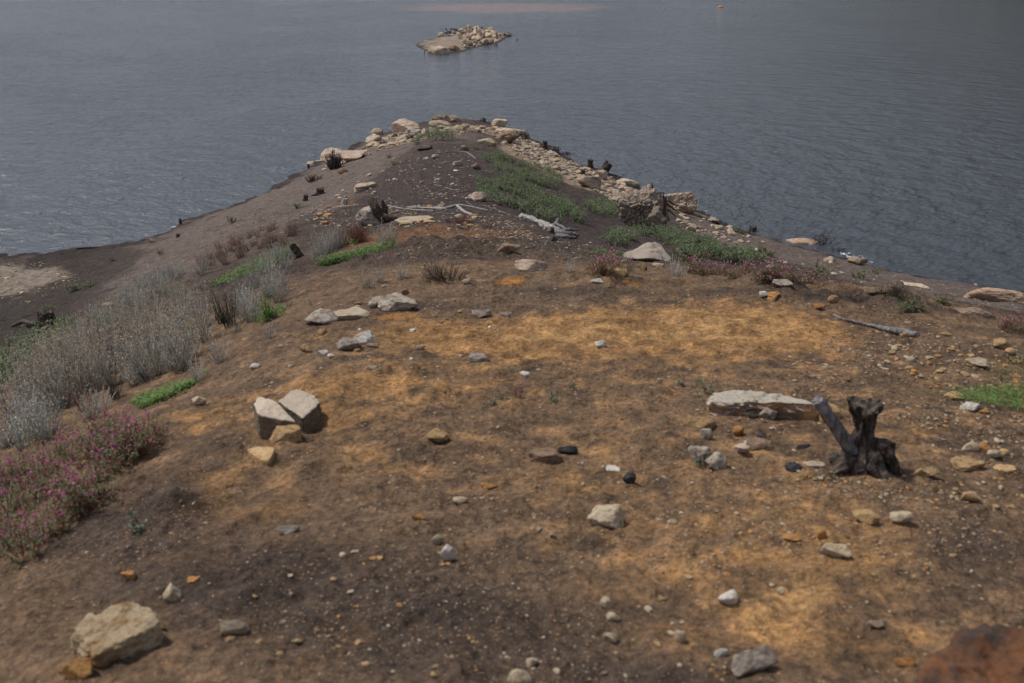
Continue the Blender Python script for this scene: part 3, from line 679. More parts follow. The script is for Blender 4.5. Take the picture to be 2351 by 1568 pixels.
S = [ # u, v, w, h, style, material, label
 (395,1381,40,36,'a','cream','cream and orange chunk between the cream rock and two orange pebbles'),
 (535,1457,64,36,'w','cream','pale cream stone with a pointed end, right beside the big cream rock'),
 (296,1333,32,24,'a','orange','orange pebble, nearer the pink flowers of the two on dark soil'),
 (440,1340,30,17,'a','orange','flat orange pebble with a cream chunk just below it'),
 (1392,1213,82,50,'b','cream','whitish rounded chunk of rock standing alone on the bare middle ground'),
 (1026,1289,30,36,'a','white','square white stone standing on end in dark soil'),
 (1003,1251,24,24,'r','cream','round cream pebble just above the square white stone'),
 (1005,1018,46,30,'a','ochre','cream and orange stone alone on brown soil beyond the whitish chunk'),
 (1253,1062,74,30,'f','brown','curled brown rock flake with a shadowed gap below, by a charcoal block'),
 (1304,1043,44,22,'a','char','blue-black charcoal block lying against the curled brown flake'),
 (1445,1112,28,28,'b','char','black knobbly lump of charcoal above the whitish chunk'),
 (1410,1081,40,13,'f','white','thin white flake beyond the charcoal lump'),
 (1124,1124,44,16,'w','orange','long narrow orange flake on brown soil'),
 (1057,1157,34,16,'r','cream','low cream pebble below the narrow orange flake'),
 (958,1195,30,15,'w','orange','small pinkish orange flake on grey soil'),
 (660,1227,52,22,'w','grey','flat grey stone lying alone left of the pale pebbles'),
 (1608,1064,50,42,'b','grey','rough grey lump, the higher of a pair beside a green sprig'),
 (1650,1080,52,42,'b','grey','rough grey lump, the lower of a pair beside a green sprig'),
 (1621,987,44,27,'r','ochre','rounded tan-topped brown stone perched over a grey pebble'),
 (1622,1009,30,26,'r','grey','grey pebble tucked under the rounded tan-topped stone'),
 (1695,1002,26,22,'a','orange','orange and cream cube-like pebble beyond the grey lumps'),
 (1705,1046,36,26,'a','pink','cream and rust block beside the grey lumps'),
 (1723,1020,28,14,'w','white','white chip next to a curled brown flake'),
 (1748,1032,58,24,'f','brown','curled brown flake right of the white chip'),
 (1750,1010,26,16,'w','dark','dark grey splinter above the curled brown flake'),
 (1764,963,42,30,'a','grey','grey-brown knob of rock in front of the long slab'),
 (1845,1029,32,10,'w','char','charcoal splinter on the soil left of the burnt stump'),
 (1828,1083,42,22,'b','char','black charred lump at the foot of the burnt stump'),
 (1872,1075,50,15,'f','tan','pale flakes reaching from the charred lump to the stump'),
 (2072,1204,54,27,'b','cream','cream bean-shaped stone beside the buried ochre stone'),
 (1992,1202,62,26,'b','ochre','ochre stone buried to its shoulders beside the bean-shaped one'),
 (1925,1280,64,34,'w','cream','cream wedge with a flat face on the ochre ground'),
 (1820,1242,42,12,'f','orange','thin orange flake above the cream wedge'),
 (1887,1236,24,22,'r','orange','round rust-orange pebble above the cream wedge'),
 (2131,1097,62,30,'w','ochre','tan roof-shaped stone right of the burnt stump'),
 (2232,1082,80,24,'f','ochre','broad tan-orange stone half buried in the gravel'),
 (2316,1087,50,18,'f','ochre','flat tan stone at the gravelly edge'),
 (2232,1037,36,26,'r','cream','egg-shaped cream stone beside a brown-orange one'),
 (2261,1036,36,22,'r','orange','brown-orange stone touching the egg-shaped cream one'),
 (2283,1050,34,16,'r','cream','small cream stone below the brown-orange one'),
 (2229,1154,40,26,'a','ochre','tan pyramid-like stone below the gravel cluster'),
 (2233,946,42,22,'a','white','whitish block at the edge of the bright green plant'),
 (2262,950,22,11,'r','orange','orange pebble beside the whitish block'),
 (1671,1387,46,27,'r','white','grey-white stone on the ochre gravel'),
 (1733,1545,112,58,'w','grey','greenish grey slab lying slantwise in the foreground gravel'),
 (1657,1508,32,20,'r','white','white pebble at the upper end of the slantwise grey slab'),
 (1562,1477,26,28,'r','cream','cream pebble standing alone beyond the slantwise grey slab'),
 (1393,1400,26,28,'a','cream','squarish cream pebble with a rusty tip'),
 (1408,1427,32,20,'r','cream','oval cream pebble just below the squarish one'),
 (1402,1477,34,22,'a','cream','cream pebble lying below the oval pebble'),
 (1225,1532,30,22,'a','cream','cream pebble beside a thin dark stick'),
 (1195,1584,54,46,'r','cream','rounded cream stone at the near edge of the ground'),
 (2012,1444,36,18,'w','pink','pinkish chip on the ochre gravel'),
 (2080,1530,46,20,'w','orange','orange chip close to the rust-brown rock'),
 (1100,832,48,24,'f','grey','slanting grey-tan flake below the ochre band'),
 (1106,730,48,22,'w','grey','grey pointed rock on the upper edge of the ochre band'),
 (1161,727,24,10,'f','grey','small flat grey chip right of the pointed grey rock'),
 (1380,797,28,16,'w','white','bright white triangular stone below the ochre band'),
 (1204,866,30,11,'f','white','thin white flake alone on brown soil'),
 (910,712,88,40,'a','grey','dark-fronted grey rock with a thin ledge across its top'),
 (868,706,46,26,'b','grey','tan-grey rock tucked behind the dark-fronted rock'),
 (930,676,18,14,'a','brown','small brown stone peeping from behind the ledged rock'),
 (733,748,76,36,'b','grey','curved grey shell-like rock rising from the soil'),
 (804,733,86,24,'f','cream','pale bedrock patch beside the curved shell-like rock'),
 (812,716,34,10,'f','cream','thin pale flake above the bedrock patch'),
 (834,791,52,32,'a','white','whitish-grey rock, the upper of two at the ochre edge'),
 (799,806,54,32,'b','grey','olive-grey rock, the lower of two at the ochre edge'),
 (820,808,18,10,'r','ochre','yellow pebble at the foot of the olive-grey rock'),
 (853,798,28,11,'f','brown','flat brown stone beside the whitish-grey rock'),
 (703,810,26,22,'w','ochre','brown stone leaning on edge downhill of the rocks'),
 (741,818,26,14,'w','white','small white chip downhill of the olive-grey rock'),
 (585,847,24,13,'r','white','white pebble with a dark hollow at its side'),
 (456,932,34,24,'a','cream','squarish cream stone above the pink flowers'),
 (965,803,18,13,'r','cream','cream pebble on the ochre band'),
 (855,848,26,12,'w','cream','pale tan chip on the brown below the ochre band'),
 (738,770,24,16,'r','ochre','rounded brown stone set in the slope above the two rocks'),
 (1222,624,78,34,'b','pink','pink boulder with a whitish rounded end on the soil lip'),
 (1167,584,50,26,'a','brown','dark brown rock on the smooth grey mound'),
 (1269,555,20,18,'a','dark','dark grey block behind the brown rock'),
 (1412,634,54,19,'s','ochre','tilted tan slab at the soil lip among pink flowers'),
 (1478,622,22,22,'w','ochre','brown upright stone behind the tilted tan slab'),
 (1436,604,18,10,'r','tan','small tan stone left of the upright brown one'),
 (1512,612,26,10,'f','tan','flat tan stone below the big grey-brown boulder'),
 (1072,652,22,12,'r','tan','tan pebble on the left of the crumbling mound'),
 (1370,650,28,10,'w','white','pale stone half sunk at the soil lip'),
 (1800,657,44,17,'w','grey','grey-brown flat rock at the end of the pink flower strip'),
 (1915,697,26,21,'r','ochre','tan round stone on the dark soil'),
 (1880,711,24,13,'w','orange','orange chip left below the tan round stone'),
 (1778,690,40,16,'w','orange','long orange stone on the dark edge'),
 (1752,684,20,12,'a','white','grey-white chip beside the long orange stone'),
 (2080,775,22,13,'r','ochre','tan pebble resting against the thick end of the grey branch'),
 (2303,802,40,26,'a','ochre','tan three-cornered stone in the gravel'),
 (2322,815,24,16,'r','ochre','tan stone beside the three-cornered one'),
 (2335,838,36,14,'r','orange','orange rounded stone in the gravel'),
 (2255,845,60,14,'f','cream','long pale flake along the gravel'),
 (2195,920,48,16,'f','ochre','half-buried brown ledge above the bright green plant'),
 (2175,772,26,10,'r','ochre','flat yellow pebble at the top of the gravel'),
 # beyond the lip
 (1846,560,78,20,'g','granite','low pink granite hump at the waterline beside bare twigs'),
 (1973,609,46,19,'a','granite','tan rock with a dark foot near the waterline foam'),
 (1907,602,30,16,'a','tan','tan rock left of the dark-footed one'),
 (2310,692,160,36,'g','granite','broad flaky granite dome at the waterline'),
 (2240,719,104,20,'g','granite','low flaky granite crust below the broad dome'),
 (2012,678,76,14,'g','granite','thin granite crust beside the bare wiry bush'),
 (2110,660,56,8,'f','cream','pale flat strip of rock near the waterline'),
 (1560,486,76,50,'c','tan','tan crazed boulder behind the tall crazed one'),
 (1416,474,50,26,'c','tan','small crazed tan rock in front of the tall boulder'),
 (1440,428,60,20,'r','tan','smooth tan hump at the waterline behind the crazed boulders'),
 (1352,432,54,32,'a','tan','sharp tan rock with a shaded face at the end of the rubble'),
 (1378,412,34,24,'a','tan','tan rock behind the sharp one, by the charred stump'),
 (1135,468,0,0,'','',''),
 (1096,462,44,24,'a','pink','pinkish rock at the corner of the green patch'),
 (852,519,66,46,'b','grey','pale grey pitted rock under the fallen stump'),
 (948,513,86,16,'f','cream','flat cream slab behind the foot of the fallen stump'),
 (982,514,28,11,'a','ochre','tan chip at the end of the flat cream slab'),
 (835,438,54,18,'f','tan','flat pale rock sticking out of the dark slope'),
 (792,474,16,18,'a','grey','grey stone standing by the slope'),
 (787,399,22,14,'r','brown','brown round stone on the silty slope'),
 (697,745,0,0,'','',''),
 (1051,382,24,14,'b','grey','grey stone on dark soil below the fallen branch'),
 (1028,432,0,0,'','',''),
 (1012,283,40,22,'b','darkfront','black-fronted boulder on the very tip of the headland'),
 (1040,281,32,18,'a','darkfront','angular dark-sided boulder beside the black-fronted one'),
 (1010,296,50,20,'b','tan','pale tan rock under the black-fronted boulder'),
 (932,306,62,34,'a','pink','long tan boulder with a dark end at the tip'),
 (858,328,42,22,'b','tan','lumpy tan rock below a round one by the water'),
 (867,311,28,18,'r','tan','round tan rock perched on the lumpy one'),
 (803,371,72,30,'a','pink','tan boulder sloping like a wedge beside the black twig bush'),
 (763,366,60,28,'g','tan','rough tan boulder behind the black twig bush'),
 (1145,293,36,20,'b','tan','squarish tan rock on the tip, beside the dark twigs'),
 (1176,309,60,16,'r','tan','long smooth tan rock lying behind a dark one'),
 (1160,326,56,27,'b','brown','brown rough boulder with dead twigs on it'),
 (1118,334,40,18,'b','cream','cream-topped rock between two green tufts'),
 (1093,378,0,0,'','',''),
 (1092,389,22,15,'b','brown','brown stone under the end of the fallen branch'),
 (348,557,18,12,'a','brown','small brown block on the shore of the bay'),
 (248,708,30,14,'f','tan','tan stone among the silver bushes'),
 (1000,365,18,10,'b','grey','grey stone near the fallen branch'),
 (975,345,34,14,'a','dark','cluster-like dark grey rock on the crest'),
 (1067,345,18,12,'a','brown','brown stone right of the dark crest rock'),
]
for r in S:
    if r[2]: stone(*r[:6], r[6], 'rock' if r[2] > 55 else 'stone', 'rock' if r[2] > 55 else 'stone', sub=6 if r[4] in 'cg' and r[2] > 60 else None)
# the tall crazed boulder, its lower shoulder and the plank-like stump leaning on it
stone(1474,522,108,104,'c','crazed','tall crazed grey boulder with deep cracks','boulder','boulder',ld=.8,sub=6,yaw=.2,sink=.08,align=0)
stone(1510,528,46,58,'a','crazed','smoother pale shoulder of rock leaning on the tall crazed boulder','boulder','boulder',ld=.7,sub=5,align=0)

def hull_rock(name, pts, mat, label, p=22, amp=.03, sub=6, cat='boulder'):
    pts = np.array(pts); ctr = pts.mean(0); g = float(height(ctr[0], ctr[1])); org = np.array([ctr[0], ctr[1], g]); T = pts - org
    bm = bmesh.new()
    for q in T: bm.verts.new(q)
    bmesh.ops.convex_hull(bm, input=bm.verts[:]); bm.normal_update(); mid = T.mean(0)
    N = np.array([f.normal[:] for f in bm.faces]); dd = np.array([(np.array(f.calc_center_median()) - mid) @ np.array(f.normal) for f in bm.faces]); bm.free()
    ok = dd > 1e-3; N, dd = N[ok], dd[ok]; _, ui = np.unique(np.round(np.c_[N * 12, dd * 40]), axis=0, return_index=True); N, dd = N[ui], dd[ui]
    Dv, F = ICO[sub]; ext = np.abs(T - mid).max(0); Dv = Dv * ext; Dv = Dv / np.linalg.norm(Dv, axis=1)[:, None]
    rr = (np.maximum(Dv @ (N / dd[:, None]).T, 1e-6) ** p).sum(1) ** (-1 / p); V = Dv * rr[:, None]; sz = ext.max()
    V = V + Dv * ((fbm(V / sz * 2.5 + 1.7, 4, 5) * 1.5 + fbm(V / sz * np.array([5, 5, 11]), 4, 6)) * amp * sz)[:, None] + mid
    sc = ext[0] * 2
    return obj(name, make_mesh('boulder', V / sc, F, M[mat], None, True, 45), None, org - np.array([0, 0, .025]), None, (sc, sc, sc), label, cat)
_p = hit(1470, 600)[0]; _y = _p[1]
def T5(x, y, dy): 
    u, v = 1377.7 + x * .1953, 516.6 + y * .1953
    a, b, c = ray(u, v); d = (_y + dy) / b
    return (a * d, _y + dy, 8 + c * d)
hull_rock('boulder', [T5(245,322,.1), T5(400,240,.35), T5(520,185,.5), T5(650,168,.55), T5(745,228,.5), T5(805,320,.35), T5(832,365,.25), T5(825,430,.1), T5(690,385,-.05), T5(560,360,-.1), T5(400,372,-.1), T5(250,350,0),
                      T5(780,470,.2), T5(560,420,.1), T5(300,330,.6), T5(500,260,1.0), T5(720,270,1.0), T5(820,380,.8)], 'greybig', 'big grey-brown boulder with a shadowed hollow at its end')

# stones too alike to name one by one
def inpoly(poly, n, rng):
    poly = np.array(poly, float); lo, hi = poly.min(0), poly.max(0); out = np.zeros((0, 2))
    while len(out) < n:
        q = rng.uniform(lo, hi, (n * 3, 2)); c = np.zeros(len(q), bool); j = len(poly) - 1
        for i in range(len(poly)):
            xi, yi = poly[i]; xj, yj = poly[j]
            c ^= ((yi > q[:, 1]) != (yj > q[:, 1])) & (q[:, 0] < (xj - xi) * (q[:, 1] - yi) / (yj - yi + 1e-9) + xi); j = i
        out = np.concatenate([out, q[c]])
    return out[:n]
def field(poly, n, wr, mats, label, group, seed, styles='abws', flat=.55, name='stone', cat='stone', protos=9):
    rng = np.random.default_rng(seed)
    for q in inpoly(poly, n, rng):
        P = hit(*q)[0]; k = depth_of(P) / FPX
        wpx = wr[0] + (wr[1] - wr[0]) * rng.random() ** 2.2; W = wpx * k
        st_ = styles[rng.integers(len(styles))]; mt = mats[rng.integers(len(mats))]
        z = float(height(P[0], P[1]))
        n_ = norm_at(P[0], P[1], .2)
        rot = Vector((0, 0, 1)).rotation_difference((Vector((0, 0, 1)) + n_ + Vector(rng.normal(0, .16, 3))).normalized()) @ Quaternion((0, 0, 1), rng.uniform(0, 6.28))
        H = W * flat * rng.uniform(.6, 1.25)
        obj(name, rock_mesh(st_, 100 + int(rng.integers(protos)), 3, mt), None, (P[0], P[1], z - .34 * H), rot, (W, W * rng.uniform(.6, .95), H), label, cat, group)
RUB = [(1115,300),(1160,292),(1210,318),(1262,352),(1330,380),(1392,408),(1455,436),(1425,462),(1340,418),(1275,392),(1195,356),(1150,325)]
field(RUB, 205, (7, 27), ['tan','tan','tan','cream','grey'], 'tan stone in the rubble bank along the dark rippled water', 'rubble bank stones', 1, 'aasw', .55, name='rubble_block', cat='rubble')
field([(850,335),(905,312),(960,298),(1095,288),(1120,305),(1060,302),(985,312),(925,330),(870,345)], 110, (7, 30), ['tan','tan','grey','cream'], 'pale stone in the rubble rim round the tip of the headland', 'tip rim stones', 2, 'aasw', .6, name='rubble_block', cat='rubble')
field([(1545,478),(1610,497),(1700,535),(1780,560),(1700,560),(1610,545),(1560,520)], 55, (8, 28), ['tan','cream','tan','pink'], 'tan stone on the bank beyond the crazed boulder', 'bank stones beyond the crazed boulder', 3)
field([(700,378),(760,355),(850,330),(870,345),(830,370),(760,395)], 16, (10, 26), ['tan','pink'], 'tan stone on the shore between the black twig bush and the tip', 'shore stones by the twig bush', 4)
field([(720,490),(1000,470),(1150,500),(1400,560),(1380,590),(1100,530),(900,525),(700,520)], 60, (6, 24), ['tan','ochre','cream','grey','orange'], 'small stone in the stony belt round the fallen stump', 'stony belt stones', 5, name='belt_stone')
field([(830,380),(960,350),(1060,380),(1080,460),(1000,470),(800,470),(760,450)], 40, (6, 18), ['cream','grey','tan','white'], 'small pale stone on the dark crest of the headland', 'dark crest stones', 6, name='belt_stone')
field([(1580,545),(1700,570),(1900,600),(2100,650),(2050,660),(1800,640),(1650,580)], 22, (8, 24), ['tan','cream','white'], 'pale stone on the silty strip above the shore', 'silty strip stones', 7)
field([(2050,770),(2200,800),(2351,830),(2351,900),(2150,880),(2000,850)], 60, (6, 24), ['ochre','orange','ochre','cream'], 'yellowish pebble in the gravel spread past the grey branch', 'gravel spread pebbles', 8, 'rab', name='pebble', cat='pebble')
field([(2120,1000),(2351,1010),(2351,1180),(2150,1150)], 26, (8, 24), ['ochre','cream','ochre'], 'tan pebble in the gravel beyond the burnt stump', 'gravel pebbles beyond the stump', 9, 'rab', name='pebble', cat='pebble')
field([(420,1350),(900,1150),(1350,1050),(1700,1150),(2000,1350),(1700,1560),(500,1560)], 125, (8, 24), ['cream','ochre','ochre','orange','cream','tan','brown'], 'small pale pebble scattered on the bare foreground soil', 'foreground pebbles', 10, 'rabw', name='pebble', cat='pebble')
field([(560,780),(720,690),(980,640),(1200,800),(1000,900),(700,870)], 40, (6, 18), ['cream','tan','white','ochre'], 'small stone on the brow above the silver bushes', 'brow stones', 12, 'rabw', name='pebble', cat='pebble')
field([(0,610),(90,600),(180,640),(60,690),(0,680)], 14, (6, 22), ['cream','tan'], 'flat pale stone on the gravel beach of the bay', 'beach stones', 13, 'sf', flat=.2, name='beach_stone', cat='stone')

# gravel and grit nobody could count
def gravel(name, polys, label, seed):
    rng = np.random.default_rng(seed); mb = MB(); V0, F0 = ICO[1]
    pal = np.array([(.34,.25,.15),(.34,.20,.085),(.36,.17,.055),(.37,.30,.215),(.30,.225,.15),(.14,.10,.08),(.30,.19,.10)])
    for poly, n, lo, hi in polys:
        q = inpoly(poly, n, rng); P = hit(q[:, 0], q[:, 1])
        keep = (fbm2(P[:, 0], P[:, 1], .8, 3, 77) > -.1) | (rng.random(len(P)) < (.5 if hi < 6 else .15))
        for p_, kp in zip(P, keep):
            dl = .6 if p_[1] > 10 else .1
            if p_[2] < 0.03 or not kp: continue
            r = (lo + (hi - lo) * rng.random() ** 3) * depth_of(p_) / FPX * .5
            V = V0 * rng.uniform(.7, 1.25, (12, 1)) * r * np.array([rng.uniform(.8, 1.3), rng.uniform(.6, 1.1), rng.uniform(.35, .7)])
            a = rng.uniform(0, 6.28); c_, s_ = math.cos(a), math.sin(a)
            V = V @ np.array([[c_, s_, 0], [-s_, c_, 0], [0, 0, 1]])
            mb.add(V + p_ + np.array([0, 0, r * .1]), F0, (pal[rng.integers(7)] * (1 - dl) + dl * np.array([.33, .27, .21])) * rng.uniform(.7, 1.2))
    obj(name, mb.mesh(name, M['gravel'], False), label=label, kind='stuff')
gravel('gravel', [([(0,1568),(0,1320),(400,1100),(560,830),(900,640),(1400,650),(2000,690),(2351,770),(2351,1300),(1500,1568)], 17000, 1.6, 5), ([(0,1568),(0,1320),(400,1150),(560,830),(900,640),(1400,650),(2000,690),(2351,770),(2351,1568)], 9000, 2.5, 10),
                  ([(1650,900),(2000,720),(2351,780),(2351,1150),(1900,1150)], 2200, 4, 14), ([(1500,1050),(2351,1150),(2351,1568),(1500,1568)], 1500, 4, 14),
                  ([(560,560),(860,400),(1000,320),(1100,360),(1180,480),(1400,560),(1380,620),(1000,600),(800,600)], 3200, 2, 8),
                  ([(700,480),(1000,470),(1150,500),(1400,570),(1200,560),(900,525),(700,520)], 1200, 3, 9),
                  ([(1560,520),(1700,560),(2351,690),(2351,730),(2000,660),(1700,610)], 900, 2, 7),
                  ([(1115,298),(1160,290),(1262,350),(1392,406),(1480,445),(1425,470),(1340,425),(1195,365)], 3400, 4, 15),
                  ([(850,335),(960,298),(1100,288),(1110,306),(985,318),(870,348)], 1500, 3, 14),
                  ([(0,605),(100,600),(190,640),(60,700),(0,700)], 260, 3, 8),
                  ([(380,550),(600,460),(800,380),(860,350),(800,440),(560,560),(330,650)], 900, 2, 5)], 'loose grit and gravel over the bare soil', 20)

# ------------------------------------------------------------------ dead wood
def aty(u, v, y):
    a, b, c = ray(u, v); d = y / b
    return np.array([a * d, y, 8 + c * d])
def gy(u, v):
    p = hit(u, v)[0]; return p[1], depth_of(p) / FPX, p

def stump(u, v, wpx, hpx, label, mat='darkwood', lean=0.0, seed=1, name='tree_stump', flare=.35, jag=.25, roots=0):
    y, k, p = gy(u, v); W, H = wpx * k, hpx * k / math.cos(math.atan2(8 - p[2], y))
    r = W / 2; n = 12; t = np.linspace(0, 1, n)
    path = np.stack([lean * H * t, 0 * t + r * .2, -0.06 * H + H * 1.06 * t], 1)
    rad = r * (0.86 + flare * np.exp(-t * 7) + .06 * np.sin(t * 7 + seed))
    e = bpy.data.objects.new(name, None); COL.objects.link(e); e.empty_display_size = .05
    e.location = (p[0], p[1] + r, float(height(p[0], p[1] + r))); e['label'] = label; e['category'] = 'stump'
    mb = MB(); tube(mb, path, rad, 26, None, .16, seed, True, 4.0, jag * r)
    obj('trunk', mb.mesh('trunk', M[mat], True, 50), e)
    for i in range(roots):
        a = 6.28 * i / roots + seed; mb = MB()
        q = np.array([[math.cos(a) * r * .5, math.sin(a) * r * .5, H * .18], [math.cos(a) * r * 1.3, math.sin(a) * r * 1.3, H * .05], [math.cos(a) * r * 2.1, math.sin(a) * r * 2.1, -H * .06]])
        tube(mb, q, [r * .35, r * .25, r * .1], 8, None, .2, seed + i); obj('root', mb.mesh('root', M[mat], True), e)
    return e

def limb(pts, radii, mat, nseg=10, bark=.12, seed=3, n=26, jag=0.0):
    """smooth tapering limb through surveyed points"""
    pts = np.array(pts, float); L = np.r_[0, np.cumsum(np.linalg.norm(np.diff(pts, axis=0), axis=1))]; L /= L[-1]
    t = np.linspace(0, 1, n); P = np.stack([np.interp(t, L, pts[:, i]) for i in range(3)], 1); r = np.interp(t, L, radii)
    for _ in range(1): P[1:-1] = (P[:-2] + 2 * P[1:-1] + P[2:]) / 4
    mb = MB(); tube(mb, P, r, nseg, None, bark, seed, True, 3.0, jag); return mb
def empty(name, loc, label, cat, group=None):
    e = bpy.data.objects.new(name, None); COL.objects.link(e); e.location = loc; e.empty_display_size = .05
    e['label'] = label; e['category'] = cat
    if group: e['group'] = group
    return e
def part(name, mb, mat, e, smooth=True, sharp=None):
    me = mb.mesh(name, M[mat] if isinstance(mat, str) else mat, smooth, sharp)
    me.transform(Matrix.Translation(-Vector(e.location)))
    return obj(name, me, e)

# burnt stump in front of the long slab
y0, k0, p0 = gy(1977, 1078); yb = y0 + .06
e = empty('burnt_stump', (p0[0], yb, p0[2]), 'burnt black forked stump with flaring roots beside the long slab', 'stump')
mb = MB(); ks = k0 * 1.0
tr = [aty(1972, 1092, yb), aty(1975, 1066, yb), aty(1978, 1040, yb), aty(1981, 1015, yb), aty(1985, 985, yb), aty(1987, 955, yb + .01), aty(1989, 924, yb + .015)]
L_ = np.linspace(0, 1, 7); t_ = np.linspace(0, 1, 34)
P_ = np.stack([np.interp(t_, L_, np.array(tr)[:, i]) for i in range(3)], 1)
rad = np.interp(t_, L_, np.array([70, 58, 44, 33, 27, 30, 35]) * ks)
tube(mb, P_, rad, 72, None, .42, 5, True, 2.0, .012, 1.5)
part('trunk', mb, 'charwood', e, True, 50)
part('limb', limb([aty(1960, 1040, yb - .01), aty(1940, 1010, yb - .02), aty(1915, 972, yb - .03), aty(1893, 940, yb - .035), aty(1877, 918, yb - .04)], np.array([19, 17, 15, 15, 13]) * ks, 'greywood', 22, .16, 8, 30, .004), 'greywood', e, True, 50)
part('root', limb([aty(2005, 1020, yb - .02), aty(2032, 1028, yb - .05), aty(2046, 1060, yb - .06), aty(2060, 1094, yb - .07)], np.array([16, 17, 15, 10]) * ks, 'charwood', 18, .3, 11, 24, .006), 'charwood', e, True, 50)
part('root', limb([aty(2030, 1050, yb - .05), aty(2046, 1034, yb - .06), aty(2052, 1018, yb - .06)], np.array([10, 8, 4]) * ks, 'charwood', 12, .3, 13, 12, .006), 'charwood', e, True, 50)
part('root', limb([aty(1955, 1060, yb - .05), aty(1930, 1076, yb - .09), aty(1908, 1088, yb - .10)], np.array([22, 16, 8]) * ks, 'darkwood', 18, .3, 17, 16), 'darkwood', e, True, 50)
part('root', limb([aty(1990, 1064, yb - .06), aty(2000, 1082, yb - .10), aty(2010, 1098, yb - .11)], np.array([18, 15, 8]) * ks, 'charwood', 18, .3, 19, 16), 'charwood', e, True, 50)
part('root', limb([aty(1975, 1064, yb - .07), aty(1968, 1084, yb - .11), aty(1955, 1096, yb - .12)], np.array([16, 13, 7]) * ks, 'darkwood', 18, .3, 23, 16), 'darkwood', e, True, 50)

# fallen forked stump on the stony belt
y0, k0, p0 = gy(885, 510)
e = empty('fallen_stump', (p0[0], y0, p0[2]), 'tipped dark stump with an upright branch beside a pale grey rock', 'stump')
part('trunk', limb([aty(880, 503, y0), aty(872, 496, y0), aty(862, 480, y0), aty(855, 462, y0 + .1)], np.array([11, 11, 10.5, 11]) * k0, 'darkwood', 22, .16, 4, 22, .05), 'darkwood', e, True, 50)
part('branch', limb([aty(888, 498, y0), aty(884, 484, y0 + .03), aty(880, 470, y0 + .03), aty(877, 459, y0 + .03)], np.array([7, 5.5, 4.5, 2.2]) * k0, 'darkwood', 12, .16, 6, 16, .03), 'darkwood', e)
part('branch', limb([aty(886, 488, y0), aty(888, 478, y0), aty(887, 470, y0)], np.array([4, 3, 2]) * k0, 'darkwood', 8, .16, 9, 8, .02), 'darkwood', e)
part('root', limb([aty(872, 496, y0), aty(890, 499, y0 - .03), aty(905, 503, y0 - .05), aty(919, 511, y0 - .05)], np.array([11, 9, 8, 4]) * k0, 'darkwood', 16, .16, 7, 20), 'darkwood', e)

# logs, branches and sticks lying on the ground
def lying(name, pts, radii_px, mat, label, cat='branch', forks=(), group=None, lift=.8, bark=.14, seed=2, n=30):
    P = hit([p[0] for p in pts], [p[1] for p in pts]); k = depth_of(P[len(P) // 2]) / FPX
    r = np.array(radii_px, float) * k
    P[:, 2] = np.maximum(height(P[:, 0], P[:, 1]), 0) + r * lift + np.array([(p[2] if len(p) > 2 else 0) for p in pts]) * k
    if not forks:
        mb = limb(P, r, mat, 8, bark, seed, n); c = P.mean(0); me = mb.mesh(name, M[mat]); me.transform(Matrix.Translation(-Vector(c)))
        return obj(name, me, None, c, None, (1, 1, 1), label, cat, group)
    e = empty(name, P.mean(0), label, cat, group); part('stem', limb(P, r, mat, 12, bark, seed, n), mat, e)
    for f in forks:
        Q = hit([p[0] for p in f[0]], [p[1] for p in f[0]]); rf = np.array(f[1], float) * k
        Q[:, 2] = np.maximum(height(Q[:, 0], Q[:, 1]), 0) + rf * lift + np.array([(p[2] if len(p) > 2 else 0) for p in f[0]]) * k
        part('fork', limb(Q, rf, mat, 8, bark, seed + 5, 14), mat, e)
    return e
lying('white_branch', [(935,478),(970,479),(1000,480),(1022,482),(1048,477,3),(1056,481),(1066,490),(1090,497)], [2.2,2.6,2.8,3.2,3.2,3.4,3.6,2.6], 'palewood', 'bleached crooked branch with a sharp bend, lying right of the tipped stump',
      forks=[([(995,478),(1010,478),(1022,481)], [1.6, 1.8, 2.0])])
lying('stick', [(888,475,2),(920,479),(955,483),(996,484)], [1.8,1.6,1.5,1.2], 'palewood', 'long straight bleached stick behind the tipped stump', 'stick')
lying('stick', [(985,488),(1020,490),(1050,493)], [1,1,1], 'greywood', 'thin grey stick parallel to the crooked bleached branch', 'stick')
lying('stick', [(1052,471),(1085,476),(1120,484)], [1.4,1.4,1], 'palewood', 'pale stick starting behind the bend of the crooked branch', 'stick')
lying('stick', [(1055,465),(1070,463),(1086,475)], [1.2,1.2,.8], 'greywood', 'small arched stick above the bend of the crooked branch', 'stick')
lying('stick', [(765,478),(790,475),(826,471)], [1.8,1.7,1.4], 'palewood', 'bleached stick pointing at the tipped stump', 'stick', forks=[([(790,475),(775,473),(760,480)], [1.2, 1.0, .7])])
lying('stick', [(748,478),(780,473)], [1,1], 'greywood', 'grey stick next to the bleached forked one', 'stick')
lying('branch', [(688,494),(715,490),(724,483),(731,474)], [1.7,1.8,1.6,1.1], 'greywood', 'bent grey branch on the slope above the red-stemmed plants')
lying('branch', [(690,497),(700,496),(722,488)], [2,1.8,1.4], 'palewood', 'bleached branch just under the bent grey one')
lying('branch', [(1022,350),(1050,349),(1072,352),(1085,361),(1094,367)], [1.3,1.8,2.2,2.2,1.4], 'greywood', 'curved fallen branch on the dark crest',
      forks=[([(1052,350),(1055,344),(1056,340)], [.9,.8,.6]), ([(1052,351),(1045,354),(1030,356)], [.9,.8,.6])])
lying('stick', [(1023,432),(1040,436),(1056,437)], [1.1,1,1], 'palewood', 'short white stick touching a grey stone on the dark slope', 'stick')
lying('stick', [(1003,446),(1026,448)], [1,1], 'palewood', 'short straight white stick lying alone on the dark slope', 'stick')
lying('stick', [(997,425),(1015,428)], [.9,.9], 'palewood', 'tiny white twig on the dark slope', 'stick')
lying('stick', [(1105,470),(1150,486),(1190,500),(1225,512)], [.9,1,1,.8], 'greywood', 'long thin grey stick below the green patch', 'stick')
